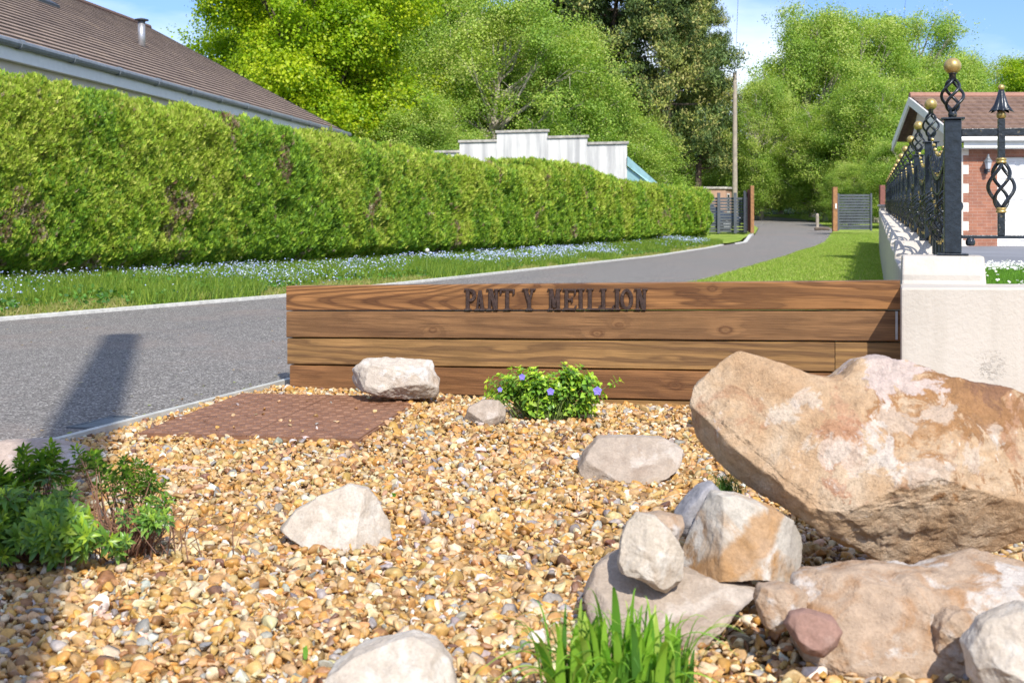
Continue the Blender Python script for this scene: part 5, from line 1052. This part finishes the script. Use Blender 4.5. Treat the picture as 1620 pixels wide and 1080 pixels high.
mb.hexa([(10.55, 32.8, 4.18), (10.6, 32.8, 4.18), (10.6, 34.25, 3.05), (10.55, 34.25, 3.05), (10.55, 32.8, 4.40), (10.6, 32.8, 4.40), (10.6, 34.25, 3.27), (10.55, 34.25, 3.27)]); mb.build('bargeboard', M['white'], hs)
mb = MB(); mb.box(10.7, 24, ey+.02, ey+.05, at(0, 235, Yh).z, ez-.04); mb.box(10.7, 24, ey+.05, Yh+.28, at(0, 235, Yh).z-.02, at(0, 235, Yh).z-.003); mb.build('fascia', M['white'], hs)
mb = MB(); mb.tube([(10.6, ey-.05, ez-.06), (24, ey-.05, ez-.06)], .06, 10); mb.build('gutter', M['white'], hs)
ln = empty('wall_lantern', (X_(1559.5), Yh-.16, at(0, 262, Yh).z), 0, 'grey coach lantern mounted on the brick beside the garage door', 'lantern')
mb = MB(); mb.lathe([(.025, -.17), (.05, -.15), (.03, -.10), (.06, -.09)], 6); mb.tube([(0, 0, -.12), (0, .14, -.14)], .015, 6); mb.box(-.04, .04, .14, .158, -.2, -.08); mb.build('bracket', M['dark'], ln)
mb = MB(); mb.lathe([(.055, -.09), (.09, .08)], 6); mb.build('glass', M['lamp'], ln)
mb = MB(); mb.lathe([(.11, .08), (.09, .11), (.045, .17), (.03, .20), (.02, .25), (.003, .28)], 6); mb.build('lamp_cap', M['gutter'], ln)
# ------------------------------------------------------------------ trees
def tree_mesh(kind, seed, Ht=12., Wt=10., nleaf=60000):
    rg = np.random.default_rng(seed); mb = MB()
    tr = .018*Ht
    pts = [(0, 0, -.3), (rg.normal()*.1, rg.normal()*.1, Ht*.18), (rg.normal()*.25, rg.normal()*.25, Ht*.42), (rg.normal()*.3, rg.normal()*.3, Ht*.66), (rg.normal()*.3, rg.normal()*.3, Ht*.9)]
    mb.tube(pts, [tr*1.25, tr, tr*.75, tr*.45, tr*.12], 9)
    lobes = []
    if kind in 'AB':
        nl = 64 if kind == 'A' else 80; z0 = .12 if kind == 'B' else .2
        for i in range(nl):
            h = z0+(1-z0-.03)*(i+.5)/nl; prof = math.sin(math.pi*min(1, max(.06, (h-z0*.6)/(1.05-z0*.6)))**.85)**.62
            a = i*2.399+rg.normal()*.35; rr_ = prof*Wt/2*rg.uniform(.42, .90); p = np.array([rr_*math.cos(a), rr_*math.sin(a), h*Ht+rg.normal()*.25]); rad = Wt*rg.uniform(.085, .15)*(1.1-.35*h)
            lobes.append((p, rad)); th = max(.1, h-.22-rg.random()*.1)
            s_ = Vector((np.interp(th*Ht, [q[2] for q in pts], [q[0] for q in pts]), np.interp(th*Ht, [q[2] for q in pts], [q[1] for q in pts]), th*Ht)); e_ = Vector(p)
            md = s_.lerp(e_, .5)+Vector((rg.normal()*.2, rg.normal()*.2, -.25+rg.normal()*.2)); mb.tube([s_, s_.lerp(md, .5), md, md.lerp(e_, .5)+Vector((0, 0, .1)), e_], [tr*.42, tr*.36, tr*.28, tr*.19, tr*.08], 5)
            for _ in range(3):
                q = e_+Vector(rand_dirs(rg, 1)[0])*rad*.9; mb.tube([md.lerp(e_, .6), e_.lerp(q, .4), q], [tr*.1, tr*.07, tr*.03], 4)
    else:
        for i in range(56):
            h = .22+.76*i/56; a = i*2.399+rg.normal()*.3; L_ = Wt/2*(1.08-h)**.55*rg.uniform(.55, 1.15)*(1 if h > .35 else .7); dz = rg.uniform(-.02, .18)*L_
            s_ = Vector((np.interp(h*Ht, [q[2] for q in pts], [q[0] for q in pts]), np.interp(h*Ht, [q[2] for q in pts], [q[1] for q in pts]), h*Ht)); e_ = s_+Vector((L_*math.cos(a), L_*math.sin(a), dz))
            mb.tube([s_, s_.lerp(e_, .5)+Vector((0, 0, -.05*L_)), e_], [tr*.28, tr*.16, tr*.05], 5)
            for t_ in (.5, .68, .84, 1.0):
                p = s_.lerp(e_, t_); lobes.append((np.array(p)+rg.normal(0, .2, 3)+np.array([0, 0, .15]), Wt*.055*rg.uniform(.7, 1.35)))
    wts = np.array([l[1]**2 for l in lobes]); wts /= wts.sum(); li = rg.choice(len(lobes), nleaf, p=wts)
    LP = np.array([l[0] for l in lobes])[li]; LR = np.array([l[1] for l in lobes])[li]
    # twig-end clusters
    ncl = nleaf//(14 if kind != 'P' else 9); ci = rg.integers(0, ncl, nleaf); cl_l = rg.choice(len(lobes), ncl, p=wts); cd = rand_dirs(rg, ncl); cd[:, 2] = cd[:, 2]*.75+.18
    cr_ = rg.uniform(.5, 1.12, ncl)**.8; cr_ = np.where(rg.random(ncl) < .22, rg.uniform(1.1, 1.75, ncl), cr_); CP = np.array([l[0] for l in lobes])[cl_l]+cd*(np.array([l[1] for l in lobes])[cl_l]*cr_)[:, None]
    hole = fbm(CP*.9, 3, seed+2); good = hole > (.02 if seed == 308 else -.07 if kind != 'P' else -.18); ci = rg.choice(np.nonzero(good)[0], nleaf)
    spread = {'A': .20, 'B': .27, 'P': .16}[kind]; P = CP[ci]+rg.normal(0, spread, (nleaf, 3))*np.array([1, 1, .75 if kind != 'P' else .5])
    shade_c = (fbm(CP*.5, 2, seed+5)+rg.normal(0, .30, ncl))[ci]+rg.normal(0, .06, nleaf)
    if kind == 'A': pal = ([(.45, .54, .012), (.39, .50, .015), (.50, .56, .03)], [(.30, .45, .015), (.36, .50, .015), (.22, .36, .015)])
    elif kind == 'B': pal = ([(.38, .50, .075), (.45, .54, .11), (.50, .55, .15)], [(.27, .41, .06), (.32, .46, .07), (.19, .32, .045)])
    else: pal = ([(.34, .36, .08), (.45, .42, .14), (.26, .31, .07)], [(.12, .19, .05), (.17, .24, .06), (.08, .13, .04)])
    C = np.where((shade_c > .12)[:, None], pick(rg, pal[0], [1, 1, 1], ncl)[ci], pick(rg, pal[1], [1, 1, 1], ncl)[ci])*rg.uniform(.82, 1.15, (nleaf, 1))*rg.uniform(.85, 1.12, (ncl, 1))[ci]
    D = rand_dirs(rg, nleaf)+np.array([0, 0, -.1 if kind != 'P' else .5]); Up = rand_dirs(rg, nleaf)*.65+cd[ci]*.9+np.array([0, 0, .45])
    if kind == 'P': T = LEAF*np.array([.32, 1, 1]); S = rg.uniform(.11, .22, nleaf)
    else: T = LEAF*np.array([.9, 1, 1]); S = rg.uniform(.07, .145, nleaf)*(1.05 if kind == 'A' else .92)
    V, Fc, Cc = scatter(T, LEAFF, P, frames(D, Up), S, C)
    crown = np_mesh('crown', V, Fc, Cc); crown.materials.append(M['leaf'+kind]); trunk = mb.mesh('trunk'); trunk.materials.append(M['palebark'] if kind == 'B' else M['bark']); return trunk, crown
TM = {'A0': tree_mesh('A', 301, nleaf=210000), 'B0': tree_mesh('B', 302, nleaf=140000), 'B1': tree_mesh('B', 303, nleaf=170000), 'B2': tree_mesh('B', 308, nleaf=110000), 'P0': tree_mesh('P', 304, Wt=7.5, nleaf=90000), 'P1': tree_mesh('P', 305, Wt=7.5, nleaf=90000)}
def tree(key, px, Y, top, wpx, label, rot=0, name='broadleaf_tree', grp='trees of the wood at the end of the lane', base=None):
    x = at(px, 0, Y).x; zb = gp(Y)-.1 if base is None else base; ht = at(0, top, Y).z-zb; o = empty(name, (x, Y, zb), rot, label, 'tree', grp); Wt = 7.5 if key[0] == 'P' else 10.
    s = wpx/F*Y/Wt; o.scale = (s, s, ht/12.)
    link('trunk', TM[key][0], None, o); link('crown', TM[key][1], None, o); return o
tree('A0', 505, 61, -105, 400, 'large yellow-green oak rising directly behind the brown roof', .4, 'oak_tree')
tree('A0', 625, 76, -190, 330, 'tall green oak behind and right of the yellow-green one', 2.3, 'oak_tree')
tree('A0', 445, 72, -60, 230, 'paler oak showing at the left side of the yellow-green oak', 4.0, 'oak_tree')
tree('B2', 790, 66, 5, 330, 'soft green birch with a pale trunk above the highest step of the white wall', .2)
tree('B1', 885, 69, 45, 250, 'rounded green tree above the right steps of the white wall', 1.5)
tree('B1', 690, 72, -40, 270, 'feathery pale green tree between the oak and the birch', 3.1)
tree('B0', 660, 60, 150, 240, 'low leafy thicket at the left end of the white wall', 4.4)
tree('P0', 870, 86, -170, 250, 'tall dark pine behind the birch', 0.3, 'pine_tree')
tree('P1', 965, 80, -200, 260, 'tall dark pine with open branches above the white wall end', 1.9, 'pine_tree')
tree('P0', 1055, 76, -110, 240, 'broad dark pine left of the distant pole', 3.6, 'pine_tree')
tree('P1', 1105, 84, -30, 170, 'slimmer pine nearest the distant pole', 5.0, 'pine_tree')
tree('B1', 985, 71, 185, 220, 'bushy green tree beside the blue lean-to', 2.2)
tree('B0', 1090, 94, 195, 200, 'bushy green tree behind the cabin', 5.1)
tree('B0', 930, 72, 140, 200, 'leafy sapling clump between white wall and pines', 3.3)
tree('B1', 1285, 90, 24, 230, 'wide domed green tree right of the distant pole', .9)
tree('B0', 1345, 98, 28, 260, 'tall green tree in the middle of the right-hand wood', 2.6)
tree('B2', 1440, 104, 24, 230, 'tall airy tree at the right shoulder of the wood', 4.2)
tree('B0', 1205, 84, 128, 140, 'lower green tree just right of the distant pole', 1.2)
tree('B1', 1385, 78, 135, 230, 'dense green tree above the grey gate leaf', 3.8)
tree('B2', 1305, 82, 170, 180, 'leafy tree overhanging the lane bend', .5)
tree('B1', 1500, 112, 88, 200, 'hazy green tree beyond the bungalow roof left end', 2.0)
tree('B0', 1570, 128, 100, 210, 'distant green tree over the bungalow roof', 4.9)
tree('A0', 1655, 120, 92, 220, 'distant yellowish tree at the right edge above the bungalow roof', 1.1)
tree('B0', 1235, 100, 235, 210, 'dark thicket closing the end of the lane', 3.0)
tree('B1', 1440, 66, 225, 170, 'hawthorn-like bush behind the railings', 2.8)
tree('B1', 1345, 70, 262, 110, 'low bush behind the right gate post', 5.9)
